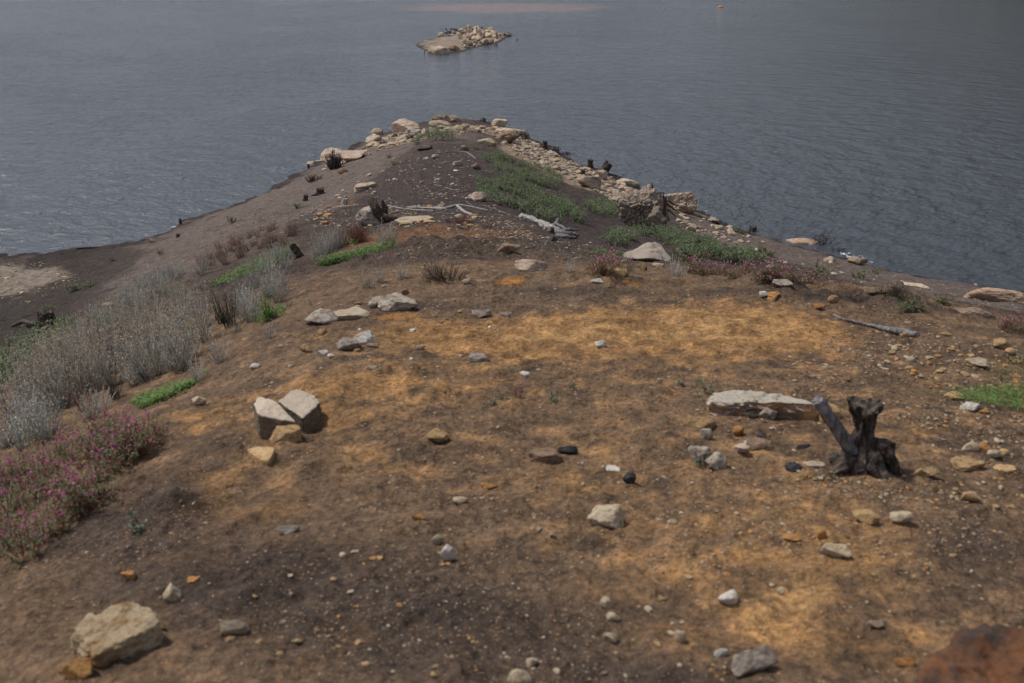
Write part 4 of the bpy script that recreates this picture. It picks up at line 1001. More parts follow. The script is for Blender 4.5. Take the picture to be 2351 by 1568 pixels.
lying('stick', [(1230,535),(1280,545),(1320,548)], [1,1,1], 'greywood', 'thin grey stick under the gnarled white log', 'stick')
lying('dead_branch', [(1913,727),(1935,735),(1970,744),(2010,753),(2045,764),(2075,770),(2104,775)], [3.2,3.4,3.6,5,8,9,7.5], 'greywood', 'grey dead branch, thin and white at one end and thick at the other', n=40)
lying('stick', [(255,866),(290,862),(330,860)], [1.6,1.4,1], 'palewood', 'pale stick under the silver bushes', 'stick')
lying('stick', [(1205,1536),(1240,1527)], [2.4,1.6], 'darkwood', 'thin dark stick under a cream pebble near the front edge', 'stick')
lying('stick', [(1828,612),(1850,616)], [1,1], 'palewood', 'short pale stick on the silty strip', 'stick')
lying('stick', [(1978,588),(1982,594),(1990,598)], [1,1,1], 'palewood', 'curled pale stick near the dark-footed tan rock', 'stick')
lying('stick', [(2310,688),(2328,693)], [2,2], 'palewood', 'pale stick below the broad granite dome', 'stick')
lying('log', [(30,752),(55,749,8),(85,757,10)], [4,5,5], 'darkwood', 'brown log sticking out from the black stump', 'log')
lying('log', [(55,795),(80,785),(95,775)], [4,6,7], 'darkwood', 'dark log on the mud under the black stump', 'log')
lying('driftwood', [(175,573),(200,571),(225,569)], [1.6,2.4,1.2], 'darkwood', 'dark driftwood stick at the water edge of the bay', 'driftwood')
# gnarled white log
y0, k0, p0 = gy(1290, 540)
e = empty('driftwood_log', p0, 'gnarled whitish driftwood log with a twisted root end', 'log')
P = hit([1196, 1215, 1240, 1262, 1285], [500, 506, 518, 530, 538]); P[:, 2] = height(P[:, 0], P[:, 1]) + np.array([5, 6, 7, 8, 6]) * k0
part('trunk', limb(P, np.array([6, 7, 7.5, 8.5, 7]) * k0, 'palewood', 20, .3, 31, 40, .04), 'palewood', e, True, 50)
for i, (q, r) in enumerate([([(1262,528,6),(1276,516,14),(1280,506,18)], [6,5,3]), ([(1276,534,6),(1300,538,10),(1328,540,6)], [8,7,3]), ([(1276,516,14),(1290,522,12),(1300,532,6)], [4,4,3]),
                            ([(1290,536,8),(1308,528,12),(1326,530,8)], [5,4,2]), ([(1280,540,4),(1300,545,4),(1322,546,3)], [6,5,3])]):
    Q = hit([a[0] for a in q], [a[1] + a[2] * .8 for a in q]); Q[:, 2] = height(Q[:, 0], Q[:, 1]) + np.array([a[2] for a in q]) * k0
    part('root', limb(Q, np.array(r) * k0, 'greywood', 10, .35, 41 + i, 16), 'greywood', e)

# standing stumps
stump(103, 770, 44, 46, 'black burnt stump with a log beside it above the mud flat', 'charwood', -.1, 3, roots=3, flare=.3)
stump(1251, 345, 13, 20, 'grey stump standing in the rubble bank nearest the tip', 'darkwood', 0, 5)
stump(1355, 386, 14, 17, 'knobbly stump at the end of the rubble bank above the water', 'darkwood', .05, 7)
stump(1386, 398, 22, 20, 'low charred stump leaning to the water at the rubble bank', 'charwood', .6, 9)
stump(1338, 402, 12, 11, 'small stump among tan stones in front of the charred one', 'darkwood', .1, 11)
stump(733, 449, 20, 14, 'short dark stump on the silty slope', 'darkwood', 0, 13, roots=2)
stump(708, 387, 6, 10, 'small dark post-like stump on the shore near the black twig bush', 'charwood', 0, 15, flare=.05)
stump(414, 516, 7, 13, 'weathered post-like stump at the water edge of the bay', 'darkwood', 0, 17, flare=.05)
stump(408, 545, 10, 6, 'very low cut stump on the shore of the bay', 'darkwood', 0, 19)
stump(1729, 533, 20, 12, 'stump with a slanting top at the waterline beyond the crazed boulder', 'darkwood', .2, 21, roots=2)
stump(687, 592, 18, 28, 'charred leaning stump among the silver bushes', 'charwood', -.55, 23, roots=2)
stump(700, 462, 12, 12, 'charred broken stump beside a flat brown stone on the silty slope', 'charwood', .2, 25)
y0, k0, p0 = gy(1526, 531)
e = empty('plank_stump', p0, 'weathered plank-like stump standing against the tall crazed boulder', 'stump')
part('trunk', limb([aty(1524, 540, y0), aty(1525, 510, y0), aty(1524, 480, y0), aty(1526, 452, y0)], np.array([8, 5.5, 5.5, 5]) * k0, 'greywood', 14, .25, 9, 20, .06), 'darkwood', e, True, 50)
for i, q in enumerate([[(1530,468),(1545,478),(1560,490)], [(1530,480),(1540,486),(1552,498)], [(1532,460),(1548,470),(1563,474)], [(1528,490),(1534,500),(1537,510)]]):
    part('branch', limb([aty(a, b, y0 + .2 * i) for a, b in q], np.array([2.6, 1.8, .8]) * k0, 'darkwood', 8, .15, 60 + i, 10), 'darkwood', e)
def pole(u, v, hpx, rpx, lean, label, mat='darkwood', water=False):
    y, k, p = gy(u, v); H = hpx * k
    mb = limb([(0, 0, -.15), (lean * H * .5, 0, H * .5), (lean * H, 0, H)], np.array([rpx, rpx * .8, rpx * .3]) * k, mat, 7, .1, int(u), 8)
    obj('stake', mb.mesh('stake', M[mat]), None, (p[0], p[1], max(p[2], 0)), None, (1, 1, 1), label, 'stake')
pole(1499, 436, 17, 2.2, -.25, 'dark pointed stake behind the tall crazed boulder')
pole(1608, 463, 9, .8, 0, 'thin stake standing in the water off the crazed boulders')
pole(1564, 459, 7, 1.8, .1, 'short dark stub in the water beside the foam', 'charwood')
pole(975, 123, 9, 1.0, 0, 'thin dark stake in the water in front of the rocky islet', 'charwood')

def twigs(u, v, wpx, hpx, n, label, mat='charwood', rpx=1.1, seed=1, side=2, name='dead_shrub', curl=.25, cat='dead shrub'):
    y, k, p = gy(u, v); rng = np.random.default_rng(seed); W, H = wpx * k, hpx * k
    base = np.array([p[0], p[1] + W * .15, max(float(height(p[0], p[1] + W * .15)), -.02)])
    e = empty(name, base, label, cat)
    for j in range(min(n, 90)):
        a = rng.uniform(0, 6.28); sp_ = rng.random() ** .7
        b0 = base + np.array([math.cos(a) * W * .22 * sp_, math.sin(a) * W * .22 * sp_, -.03])
        tip = base + np.array([math.cos(a) * W * .55 * sp_, math.sin(a) * W * .45 * sp_, H * rng.uniform(.5, 1.05) * (1 - .35 * sp_)])
        mb = MB(); pt = wander(b0, tip, 7, curl, int(rng.integers(9999)))
        tube(mb, pt, np.linspace(rpx, rpx * .35, 7) * k * rng.uniform(.7, 1.3), 5)
        for q in range(side):
            i = int(rng.integers(2, 6)); d = np.array([rng.normal(), rng.normal(), rng.uniform(.2, 1.3)]); d /= np.linalg.norm(d)
            tube(mb, wander(pt[i], pt[i] + d * H * rng.uniform(.15, .35), 4, curl, int(rng.integers(9999))), np.linspace(rpx * .5, rpx * .2, 4) * k, 4)
        part('twig', mb, mat, e)
twigs(766, 388, 48, 44, 80, 'dense black bush of dead twigs in front of a rough tan boulder', rpx=1.3, seed=3, side=1, curl=.12)
twigs(716, 418, 54, 22, 34, 'loose row of bare dark twigs on the silty shore', rpx=.8, seed=5)
twigs(879, 332, 26, 16, 16, 'sparse dead twigs among rocks on the left rim of the tip', rpx=.7, seed=7)
twigs(1110, 280, 18, 14, 18, 'small spiky dead bush standing up on the tip', rpx=.9, seed=9, side=1)
twigs(1186, 316, 42, 17, 34, 'dark dead twigs growing over the rough brown boulder', rpx=.9, seed=11)
twigs(1206, 322, 28, 20, 20, 'dead twigs at the water end of the rough brown boulder', rpx=.9, seed=12)
twigs(1275, 350, 34, 15, 22, 'low tangle of dead twigs beside the grey stump on the rubble', rpx=.9, seed=13)
twigs(1300, 355, 40, 8, 16, 'flat tangle of dead branches above the water past the grey stump', rpx=.9, seed=14)
twigs(1888, 562, 60, 26, 26, 'bare curly twigs at the waterline behind the pink granite hump', rpx=.8, seed=15, curl=.4)
twigs(1925, 578, 50, 12, 18, 'low dead twigs along the waterline before the foam', rpx=.7, seed=16, curl=.4)
twigs(2055, 682, 86, 30, 34, 'bare wiry bush spreading over a thin granite crust', rpx=.9, seed=17, curl=.45, side=4)
twigs(1825, 552, 8, 18, 3, 'single bent brown twig beside the pink granite hump', 'darkwood', rpx=1.0, seed=18, side=0)
twigs(1722, 538, 14, 22, 6, 'thin bare twigs by the slanting stump at the waterline', 'darkwood', rpx=.7, seed=19)
twigs(1187, 93, 9, 6, 6, 'small dark snag rising from the water beside the islet', rpx=.8, seed=20, side=0)
twigs(1546, 470, 20, 14, 10, 'dark root tangle beside the crazed boulders', rpx=1.2, seed=21)
twigs(1310, 598, 60, 12, 14, 'pale dead stems lying on the soil before the big grey-brown boulder', 'palewood', rpx=.6, seed=22, curl=.5)
twigs(1010, 636, 20, 14, 8, 'pale dry stalk tuft behind the dark low shrub', 'greywood', rpx=.5, seed=24)

# ------------------------------------------------------------------ plants
def leaves(mb, B, D, ln, wd, col, droop=.25):
    n = len(B); D = D / (np.linalg.norm(D, axis=1)[:, None] + 1e-9)
    S = np.cross(D, np.array([0, 0, 1.0])); S /= np.linalg.norm(S, axis=1)[:, None] + 1e-6
    U = np.cross(S, D); ln = np.broadcast_to(ln, (n,))[:, None]; wd = np.broadcast_to(wd, (n,))[:, None]
    mid = B + D * ln * .45 + U * ln * .06
    V = np.stack([B, mid + S * wd * .5 + U * wd * .15, mid - S * wd * .5 + U * wd * .15, mid, B + D * ln - np.array([0, 0, 1]) * ln * droop], 1)
    F = np.array([[0, 1, 3], [0, 3, 2], [1, 4, 3], [3, 4, 2]])[None] + (np.arange(n) * 5)[:, None, None]
    mb.add(V.reshape(-1, 3), F.reshape(-1, 3), np.repeat(col, 5, 0))
def stems(mb, P0, P1, r, col):
    """straight-ish three sided stems, two segments"""
    n = len(P0); mid = (P0 + P1) / 2 + RNG.normal(0, .06, (n, 3)) * np.linalg.norm(P1 - P0, axis=1)[:, None]
    an = np.array([0, 2.1, 4.2]); o = np.stack([np.cos(an), np.sin(an), 0 * an], 1)
    V = np.concatenate([P0[:, None] + o * r, mid[:, None] + o * r * .8, P1[:, None] + o * r * .4], 1)
    f = []
    for k in (0, 3):
        for j in range(3):
            j2 = (j + 1) % 3; f += [[k + j, k + j2, k + 3 + j2], [k + j, k + 3 + j2, k + 3 + j]]
    F = np.array(f)[None] + (np.arange(n) * 9)[:, None, None]
    mb.add(V.reshape(-1, 3), F.reshape(-1, 3), np.repeat(np.broadcast_to(col, (n, 3)), 9, 0))
    return mid
OCT_V = np.array([[1,0,0],[-1,0,0],[0,1,0],[0,-1,0],[0,0,1],[0,0,-1]], float)
OCT_F = np.array([[0,2,4],[2,1,4],[1,3,4],[3,0,4],[2,0,5],[1,2,5],[3,1,5],[0,3,5]])
def beads(mb, P, r, col, rz=1.0):
    n = len(P); r = np.broadcast_to(r, (n,))
    V = P[:, None] + OCT_V[None] * r[:, None, None] * np.array([1, 1, rz]) * RNG.uniform(.7, 1.25, (n, 6, 1))
    F = OCT_F[None] + (np.arange(n) * 6)[:, None, None]
    mb.add(V.reshape(-1, 3), F.reshape(-1, 3), np.repeat(col, 6, 0))
def var(c, n, s=.18, hue=.06):
    c = np.array(c)[None] * RNG.uniform(1 - s, 1 + s, (n, 1)); return c * (1 + RNG.normal(0, hue, (n, 3)))

def silver_proto(n, h, spread, heads, lean=0.1):
    a, q = RNG.uniform(0, 6.28, n), np.sqrt(RNG.random(n))
    P0 = np.stack([np.cos(a) * q * spread * .35, np.sin(a) * q * spread * .35, -.02 + 0 * a], 1)
    hh = h * RNG.uniform(.40, 1.15, n) * (1 - .2 * q)
    P1 = np.stack([np.cos(a) * q * spread, np.sin(a) * q * spread, hh], 1) + RNG.normal(0, .02, (n, 3))
    mb = MB(); mid = stems(mb, P0, P1, .003, var((.40, .365, .31), n, .55))
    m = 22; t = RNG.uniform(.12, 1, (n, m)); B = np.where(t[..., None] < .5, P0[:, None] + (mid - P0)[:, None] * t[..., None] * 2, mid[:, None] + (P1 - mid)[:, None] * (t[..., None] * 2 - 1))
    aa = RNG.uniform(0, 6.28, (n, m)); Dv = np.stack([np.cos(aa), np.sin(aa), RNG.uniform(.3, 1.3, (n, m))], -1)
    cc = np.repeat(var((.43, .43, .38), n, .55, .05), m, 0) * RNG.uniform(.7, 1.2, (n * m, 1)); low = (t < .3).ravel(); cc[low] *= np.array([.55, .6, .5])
    leaves(mb, B.reshape(-1, 3), Dv.reshape(-1, 3), RNG.uniform(.008, .018, n * m), .0055, cc, .1)
    fl = None
    if heads:
        fl = MB(); k = heads; pick = RNG.random(n) < .85; T = P1[pick]
        Q = (T[:, None] + RNG.normal(0, 1, (len(T), k, 3)) * np.array([.011, .011, .006])).reshape(-1, 3)
        beads(fl, Q, RNG.uniform(.0032, .0065, len(Q)), var((.36, .275, .175), len(Q), .35), .7)
    return mb.mesh('stems', M['silver'], False), (fl.mesh('blossom', M['petal'], False) if fl else None)
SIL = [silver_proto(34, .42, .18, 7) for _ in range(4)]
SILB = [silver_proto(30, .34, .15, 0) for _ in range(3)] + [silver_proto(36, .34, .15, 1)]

def knot_proto(n, h, spread, leafc, stemc, flc, fl_n, fl_r, leaf_l=.05, m=9, leaf_w=.012):
    a, q = RNG.uniform(0, 6.28, n), np.sqrt(RNG.random(n))
    P0 = np.stack([np.cos(a) * q * spread * .4, np.sin(a) * q * spread * .4, -.02 + 0 * a], 1)
    P1 = np.stack([np.cos(a) * q * spread, np.sin(a) * q * spread, h * RNG.uniform(.45, 1.05, n)], 1) + RNG.normal(0, .025, (n, 3))
    mb = MB(); mid = stems(mb, P0, P1, .0024, var(stemc, n))
    t = RNG.uniform(.1, 1, (n, m)); B = np.where(t[..., None] < .5, P0[:, None] + (mid - P0)[:, None] * t[..., None] * 2, mid[:, None] + (P1 - mid)[:, None] * (t[..., None] * 2 - 1))
    aa = RNG.uniform(0, 6.28, (n, m)); Dv = np.stack([np.cos(aa), np.sin(aa), RNG.uniform(.1, 1.4, (n, m))], -1)
    cc = var(leafc, n * m, .35, .08); red = RNG.random(n * m) < .24; cc[red] = var((.14, .05, .04), red.sum(), .3)
    leaves(mb, B.reshape(-1, 3), Dv.reshape(-1, 3), leaf_l * RNG.uniform(.6, 1.3, n * m), leaf_w, cc, .25)
    fl = None
    if fl_n:
        fl = MB(); pick = RNG.random(n) < .5; T = P1[pick]; mm = fl_n
        z = RNG.uniform(-.012, .014, (len(T), mm)); Q = T[:, None] + np.stack([RNG.normal(0, fl_r * .7, z.shape), RNG.normal(0, fl_r * .7, z.shape), z + .006], -1)
        Q = Q.reshape(-1, 3); beads(fl, Q, fl_r * RNG.uniform(.6, 1.2, len(Q)), var(flc, len(Q), .3, .06), 1.1)
    return mb.mesh('stems', M['leaf'], False), (fl.mesh('blossom', M['petal'], False) if fl else None)
PINK = [knot_proto(16, .26, .17, (.10, .125, .045), (.30, .065, .05), (.70, .25, .42), 11, .0056, .05) for _ in range(4)]
PINKR = [knot_proto(24, .24, .16, (.13, .105, .06), (.22, .09, .06), (.48, .20, .28), 5, .0042, .035) for _ in range(3)]
RED = [knot_proto(26, .25, .15, (.12, .05, .04), (.20, .04, .03), None, 0, 0, .028, 7, .007) for _ in range(2)]
GREEN = [knot_proto(12, .17, .17, (.115, .16, .06), (.12, .09, .05), None, 0, 0, .095, 10, .02) for _ in range(4)]
SPRIG = [knot_proto(7, .07, .06, (.15, .23, .14), (.12, .10, .05), None, 0, 0, .035, 5, .010) for _ in range(2)]
DARKB = [knot_proto(44, .30, .10, (.028, .05, .022), (.05, .04, .03), None, 0, 0, .022, 22, .004) for _ in range(1)]
BRONZE = [knot_proto(40, .14, .2, (.085, .075, .05), (.07, .04, .03), (.28, .26, .2), 2, .004, .03, 12, .007) for _ in range(1)]
BRIGHT = [knot_proto(26, .18, .10, (.10, .24, .03), (.10, .18, .03), None, 0, 0, .06, 8, .006) for _ in range(1)]

def plant(name, protos, u, v, label, cat, group=None, s=1.0, squash=1.0, flower='flowers', rng=RNG, p=None):
    p = hit(u, v)[0] if p is None else p
    if p[2] < .02: return
    me, fl = protos[int(rng.integers(len(protos)))]
    e = empty(name, (p[0], p[1], float(height(p[0], p[1]))), label, cat, group)
    e.rotation_euler = (rng.normal(0, .08), rng.normal(0, .08), rng.uniform(0, 6.28)); f = s * rng.uniform(.8, 1.15); e.scale = (f, f, f * squash)
    obj('foliage', me, e)
    if fl: obj(fl.name.split('.')[0], fl, e)
def plants(name, protos, poly, n, label, cat, group, seed, s=1.0, squash=1.0):
    rng = np.random.default_rng(seed); q = inpoly(poly, n, rng); P = hit(q[:, 0], q[:, 1])
    for i in range(n): plant(name, protos, 0, 0, label, cat, group, s, squash, rng=rng, p=P[i])
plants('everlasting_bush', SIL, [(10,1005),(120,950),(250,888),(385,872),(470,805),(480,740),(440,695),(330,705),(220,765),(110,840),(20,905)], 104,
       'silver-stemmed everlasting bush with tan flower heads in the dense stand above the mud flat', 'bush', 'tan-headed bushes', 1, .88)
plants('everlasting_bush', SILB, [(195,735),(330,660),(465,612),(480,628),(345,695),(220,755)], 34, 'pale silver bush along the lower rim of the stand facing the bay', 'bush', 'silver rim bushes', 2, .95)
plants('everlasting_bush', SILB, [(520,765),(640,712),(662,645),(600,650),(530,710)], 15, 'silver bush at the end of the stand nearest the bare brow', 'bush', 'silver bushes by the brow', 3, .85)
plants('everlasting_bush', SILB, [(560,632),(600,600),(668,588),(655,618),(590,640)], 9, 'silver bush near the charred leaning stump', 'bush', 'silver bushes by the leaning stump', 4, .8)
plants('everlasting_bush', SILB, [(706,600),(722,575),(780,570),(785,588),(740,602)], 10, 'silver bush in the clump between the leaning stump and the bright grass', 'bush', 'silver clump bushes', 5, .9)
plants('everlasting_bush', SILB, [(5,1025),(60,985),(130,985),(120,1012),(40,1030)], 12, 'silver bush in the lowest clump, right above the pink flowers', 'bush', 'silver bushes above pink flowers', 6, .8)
for u, v, s_, lb in [(845,660,.62,'open silver bush, larger of two on the smooth brow'), (872,650,.55,'silver bush behind the larger one on the smooth brow'), (925,640,.6,'silver bush alone beside the dark low shrub'),
                     (880,560,.8,'thin silver plant behind the bright grass'), (898,556,.7,'thin silver plant at the tip of the bright grass'), (508,830,.85,'curving silver plant standing clear of the stand'), (545,762,.5,'small silver plant on the bare slope'),
                     (622,775,.4,'tiny silver sprig uphill of the stand'), (205,958,.6,'silver plant beside the red-leaved weed'), (232,946,.6,'silver plant between the red-leaved weed and the bright grass'),
                     (455,872,.45,'low silver-green plant touching the bright grass'), (1180,530,.5,'small silvery tuft on dark soil below the green patch'), (1545,632,.5,'thin silver plant at the soil lip, beside the boulder'),
                     (1562,634,.45,'thin silver plant at the soil lip near the pink strip'), (1308,625,.4,'thin silver stalks at the lip beside the pink boulder'), (1440,604,.45,'silver-green plant in front of the grey-brown boulder')]:
    plant('silver_plant', SILB, u, v, lb, 'plant', None, s_)
plants('pink_knotweed', PINK, [(0,1300),(0,1100),(90,1075),(250,985),(385,985),(395,1020),(330,1100),(230,1150),(130,1230),(60,1285)], 46, 'pink-flowered weed with red stems in the near patch on the slope', 'wildflower', 'near pink flowers', 7, .62)
plants('red_knotweed', PINKR, [(440,610),(520,552),(640,520),(695,525),(665,562),(560,592),(470,630)], 46, 'red-stemmed weed with small pink flowers above the silver bushes', 'wildflower', 'red-stemmed weeds', 8, .75)
plants('red_knotweed', PINKR, [(60,960),(250,860),(400,760),(480,680),(560,640),(420,700),(200,800)], 26, 'red-stemmed weed growing up between tan-headed silver bushes', 'wildflower', 'red weeds in the stand', 9, 1.0)
plants('pink_knotweed', PINK, [(1355,618),(1400,590),(1440,610),(1450,632),(1370,632)], 12, 'pink-flowered weed at the soil lip beside the tilted tan slab', 'wildflower', 'pink flowers by the slab', 10, .65, .85)
plants('pink_knotweed', PINK, [(1560,630),(1600,612),(1720,626),(1880,655),(1890,664),(1700,640)], 26, 'pink-flowered weed in the strip behind the soil lip', 'wildflower', 'pink flower strip', 11, .62, .75)
plants('pink_knotweed', PINK, [(2295,755),(2351,735),(2351,760),(2320,765)], 8, 'pink-flowered weed beyond the edge of the gravel', 'wildflower', 'pink flowers beyond gravel', 12, .38)
plants('red_weed', RED, [(775,562),(800,545),(835,542),(835,560),(800,568)], 12, 'leafless dark red weed behind the bright grass', 'weed', 'dark red weeds', 13, .85)
plants('red_weed', RED, [(990,505),(1080,505),(1090,515),(1000,515)], 8, 'low reddish weed between stones before the crooked branch', 'weed', 'low reddish weeds', 14, .6, .6)
plant('red_weed', RED, 1190, 912, 'single small reddish sprout on the bare brown soil', 'weed', None, .35)
plant('red_weed', RED, 200, 940, 'dark red leafy weed at the foot of the tan-headed bushes', 'weed', None, .7)
plant('heath_bush', DARKB, 528, 745, 'dark green heath bush standing in the silver stand', 'bush', None, 1.15)
plant('heath_bush', DARKB, 512, 742, 'dark brownish heath bush leaning on the dark green one', 'bush', None, .9)
plant('heath_bush', DARKB, 264, 915, 'small dark heath bush alone below the silver stand', 'bush', None, .5)
plant('low_shrub', BRONZE, 990, 642, 'dark bronze low shrub on the brow, greener half', 'shrub', None, 1.0)
plant('low_shrub', BRONZE, 1028, 640, 'dark bronze low shrub on the brow, darker half', 'shrub', None, 1.1)
plant('bright_weed', BRIGHT, 160, 768, 'bright green feathery weed beside the black stump', 'weed', None, 1.1)
plant('bright_weed', BRIGHT, 620, 730, 'bright green low weed under the silver bushes by the brow', 'weed', None, .9)
for u, v, s_, lb in [(1310,888,.9,'pale green rosette on the bare middle ground'), (1275,922,.9,'small green sprig nearer than the pale rosette'), (1130,928,.7,'tiny green sprig on brown soil'), (1150,918,.6,'tiny dark green sprig beside another'),
                     (1620,902,1.2,'green sprig at the corner of the long slab'), (1560,882,.8,'thin creeping green sprig behind the long slab'), (325,1215,.9,'small green rosette below the pink flowers'), (1603,1072,.7,'green sprig at the foot of the grey lumps'),
                     (2330,835,1.2,'small green cushion in the gravel'), (2310,800,.6,'yellow-green sprig in the gravel'), (60,1095,.8,'green sprig between silver and pink plants'), (715,700,.7,'grey-green sprig on the slope above the curved rock'), (660,705,.8,'bright sprig on the bare slope')]:
    plant('green_sprig', SPRIG, u, v, lb, 'plant', None, s_)
for u, v, s_, lb in [(1750,580,1.0,'leafy green clump near the waterline past the crazed boulder'), (1765,588,.8,'leafy green clump just below another near the waterline'), (1738,598,1.0,'leafy green clump on the silty strip over the pink flowers'),
                     (1875,640,1.1,'leafy clump beside the end of the pink strip'), (1890,632,1.0,'tall leafy clump behind the pink strip end'), (1970,640,1.0,'dull leafy clump on the silty strip below the foam'), (2010,628,.8,'leafy clump at the shore below the foam'),
                     (1690,532,.9,'leafy clump by the slanting stump'), (1705,536,.8,'leafy clump right beside the slanting stump'), (2100,712,.55,'leafy clump above the low granite crust'), (2075,716,.5,'leafy sprout left of the granite crust'), (2335,692,1.0,'leafy clump in front of the broad granite dome'),
                     (2170,700,.55,'leafy clump behind the low granite crust'), (110,715,1.0,'leafy clump on the mud near the black stump'), (170,668,1.0,'leafy clump spread over the dark mud'), (205,660,.9,'leafy clump at the foot of the slope by the mud'),
                     (370,585,.9,'low green clump on the silty slope'), (532,512,.9,'low green clump on the slope above the bay'), (682,477,1.0,'leafy clump on the slope above the bent branch'), (895,362,.8,'thin green clump on the upper silty slope'),
                     (905,378,.8,'thin green clump nearer on the silty slope'), (258,600,.8,'small green clump at the muddy bay'), (1600,612,.9,'leafy clump behind the pink flower strip'), (1570,600,.9,'leafy clump beside the grey-brown boulder'), (1440,325,.8,'x'),
                     (1125,338,.8,'grassy tuft beside the cream-topped rock'), (1095,345,.8,'grassy tuft before the cream-topped rock'), (640,432,.7,'green sprig at the waterline below the silty slope'), (430,1000,.0,'x')]:
    if len(lb) > 2: plant('leafy_clump', GREEN, u, v, lb, 'plant', None, s_)

# green weed carpets and grass: uncountable
def carpet(name, poly, n, label, seed, h=.16, leafc=(.112, .152, .060), ll=.095, lw=.021, m=13):
    rng = np.random.default_rng(seed); q = inpoly(poly, n, rng); P = hit(q[:, 0], q[:, 1]); P = P[P[:, 2] > .05]; n = len(P)
    P = P[rng.random(len(P)) < .85]; nz = fbm2(P[:, 0], P[:, 1], .9, 2, 3); P = P[nz + .25 * fbm2(P[:, 0], P[:, 1], .3, 2, 9) > -.28]; n = len(P)
    hh = h * rng.uniform(.5, 1.2, n) * (1 + .35 * fbm2(P[:, 0], P[:, 1], 1.3, 2, 5))
    P1 = P + np.stack([rng.normal(0, .06, n), rng.normal(0, .06, n), hh], 1)
    mb = MB(); stems(mb, P, P1, .003, var((.12, .10, .055), n))
    t = rng.uniform(.15, 1, (n, m)); B = P[:, None] + (P1 - P)[:, None] * t[..., None] + rng.normal(0, .02, (n, m, 3))
    aa = rng.uniform(0, 6.28, (n, m)); Dv = np.stack([np.cos(aa), np.sin(aa), rng.uniform(.0, 1.5, (n, m))], -1)
    cc = var(leafc, n * m, .38, .07); tip = rng.random(n * m) < .04; cc[tip] = var((.30, .16, .22), tip.sum(), .2)
    leaves(mb, B.reshape(-1, 3), Dv.reshape(-1, 3), ll * rng.uniform(.5, 1.25, n * m), lw, cc, .3)
    obj(name, mb.mesh(name, M['leaf'], False), label=label, kind='stuff')
carpet('ground_cover', [(1092,418),(1130,400),(1190,398),(1250,425),(1300,462),(1342,500),(1335,525),(1285,515),(1240,508),(1170,478),(1100,452)], 1000, 'large carpet of green leafy weed on the dark slope', 1)
carpet('ground_cover', [(1105,358),(1150,350),(1185,375),(1240,382),(1292,402),(1296,432),(1240,440),(1195,412),(1150,398),(1110,388)], 560, 'green leafy weed carpet beside the rubble bank', 2)
carpet('ground_cover', [(1335,470),(1380,465),(1420,475),(1425,498),(1370,498)], 150, 'green weed patch before the crazed boulder', 3)
carpet('ground_cover', [(1440,515),(1500,530),(1570,535),(1640,570),(1655,600),(1560,600),(1545,570),(1490,545),(1440,530)], 420, 'green weed carpet between the crazed and the grey-brown boulders', 4)
carpet('ground_cover', [(1385,560),(1400,540),(1450,535),(1460,560),(1420,568)], 110, 'green weed patch left of the grey-brown boulder', 5)
carpet('ground_cover', [(950,335),(965,318),(1010,305),(1050,312),(1045,325),(985,330)], 240, 'green weed patch on the crest near the tip', 6, h=.3)
carpet('ground_cover', [(0,905),(0,835),(50,795),(140,740),(200,755),(150,800),(70,860)], 230, 'green weed thicket round the black stump', 7, ll=.07, lw=.016)
carpet('ground_cover', [(1650,600),(1700,590),(1740,605),(1690,612)], 60, 'thin green weed between the boulder and the shore', 8)
def grass(poly, n, label, seed, h=.12, c=(.10, .20, .035)):
    rng = np.random.default_rng(seed); q = inpoly(poly, n, rng); P = hit(q[:, 0], q[:, 1])
    nz = fbm2(P[:, 0], P[:, 1], .35, 3, 4) + .5 * rng.normal(size=len(P)); P = P[nz > .12]; n = len(P)
    P[:, 2] -= .01; a = rng.uniform(0, 6.28, n); mb = MB()
    leaves(mb, P, np.stack([np.cos(a), np.sin(a), rng.uniform(.6, 2.2, n)], 1), h * rng.uniform(.5, 1.4, n), .004 + .0003 * P[:, 1], np.where(rng.random((n, 1)) < .22, var((.26, .23, .11), n, .3), var(c, n, .5, .12)), .3)
    obj('grass', mb.mesh('grass', M['leaf'], False), label=label, kind='stuff')
grass([(305,930),(330,912),(420,884),(452,880),(400,908),(330,938)], 2400, 'bright green grass strip above the pink flowers', 1, .07)
grass([(715,608),(800,583),(905,562),(918,568),(800,598),(745,610)], 3000, 'bright green grass strip on the brow', 2)
grass([(480,660),(560,610),(680,562),(692,575),(610,625),(500,660)], 3600, 'bright green grass between silver bushes', 3)
grass([(1325,582),(1380,575),(1435,582),(1425,590)], 700, 'bright grass streak by the pink flowers', 4, .07)
grass([(560,735),(650,705),(660,715),(600,745)], 700, 'bright grass under the silver bushes by the brow', 5, .07)
grass([(750,570),(800,545),(850,542),(820,562)], 900, 'grass among dark red weeds', 6)
grass([(440,860),(490,838),(480,858),(445,872)], 300, 'short grass below the silver stand', 7, .05)
grass([(500,520),(560,505),(690,470),(700,485),(560,525)], 300, 'thin grass on the slope above the bay', 8, .1, (.08, .12, .05))
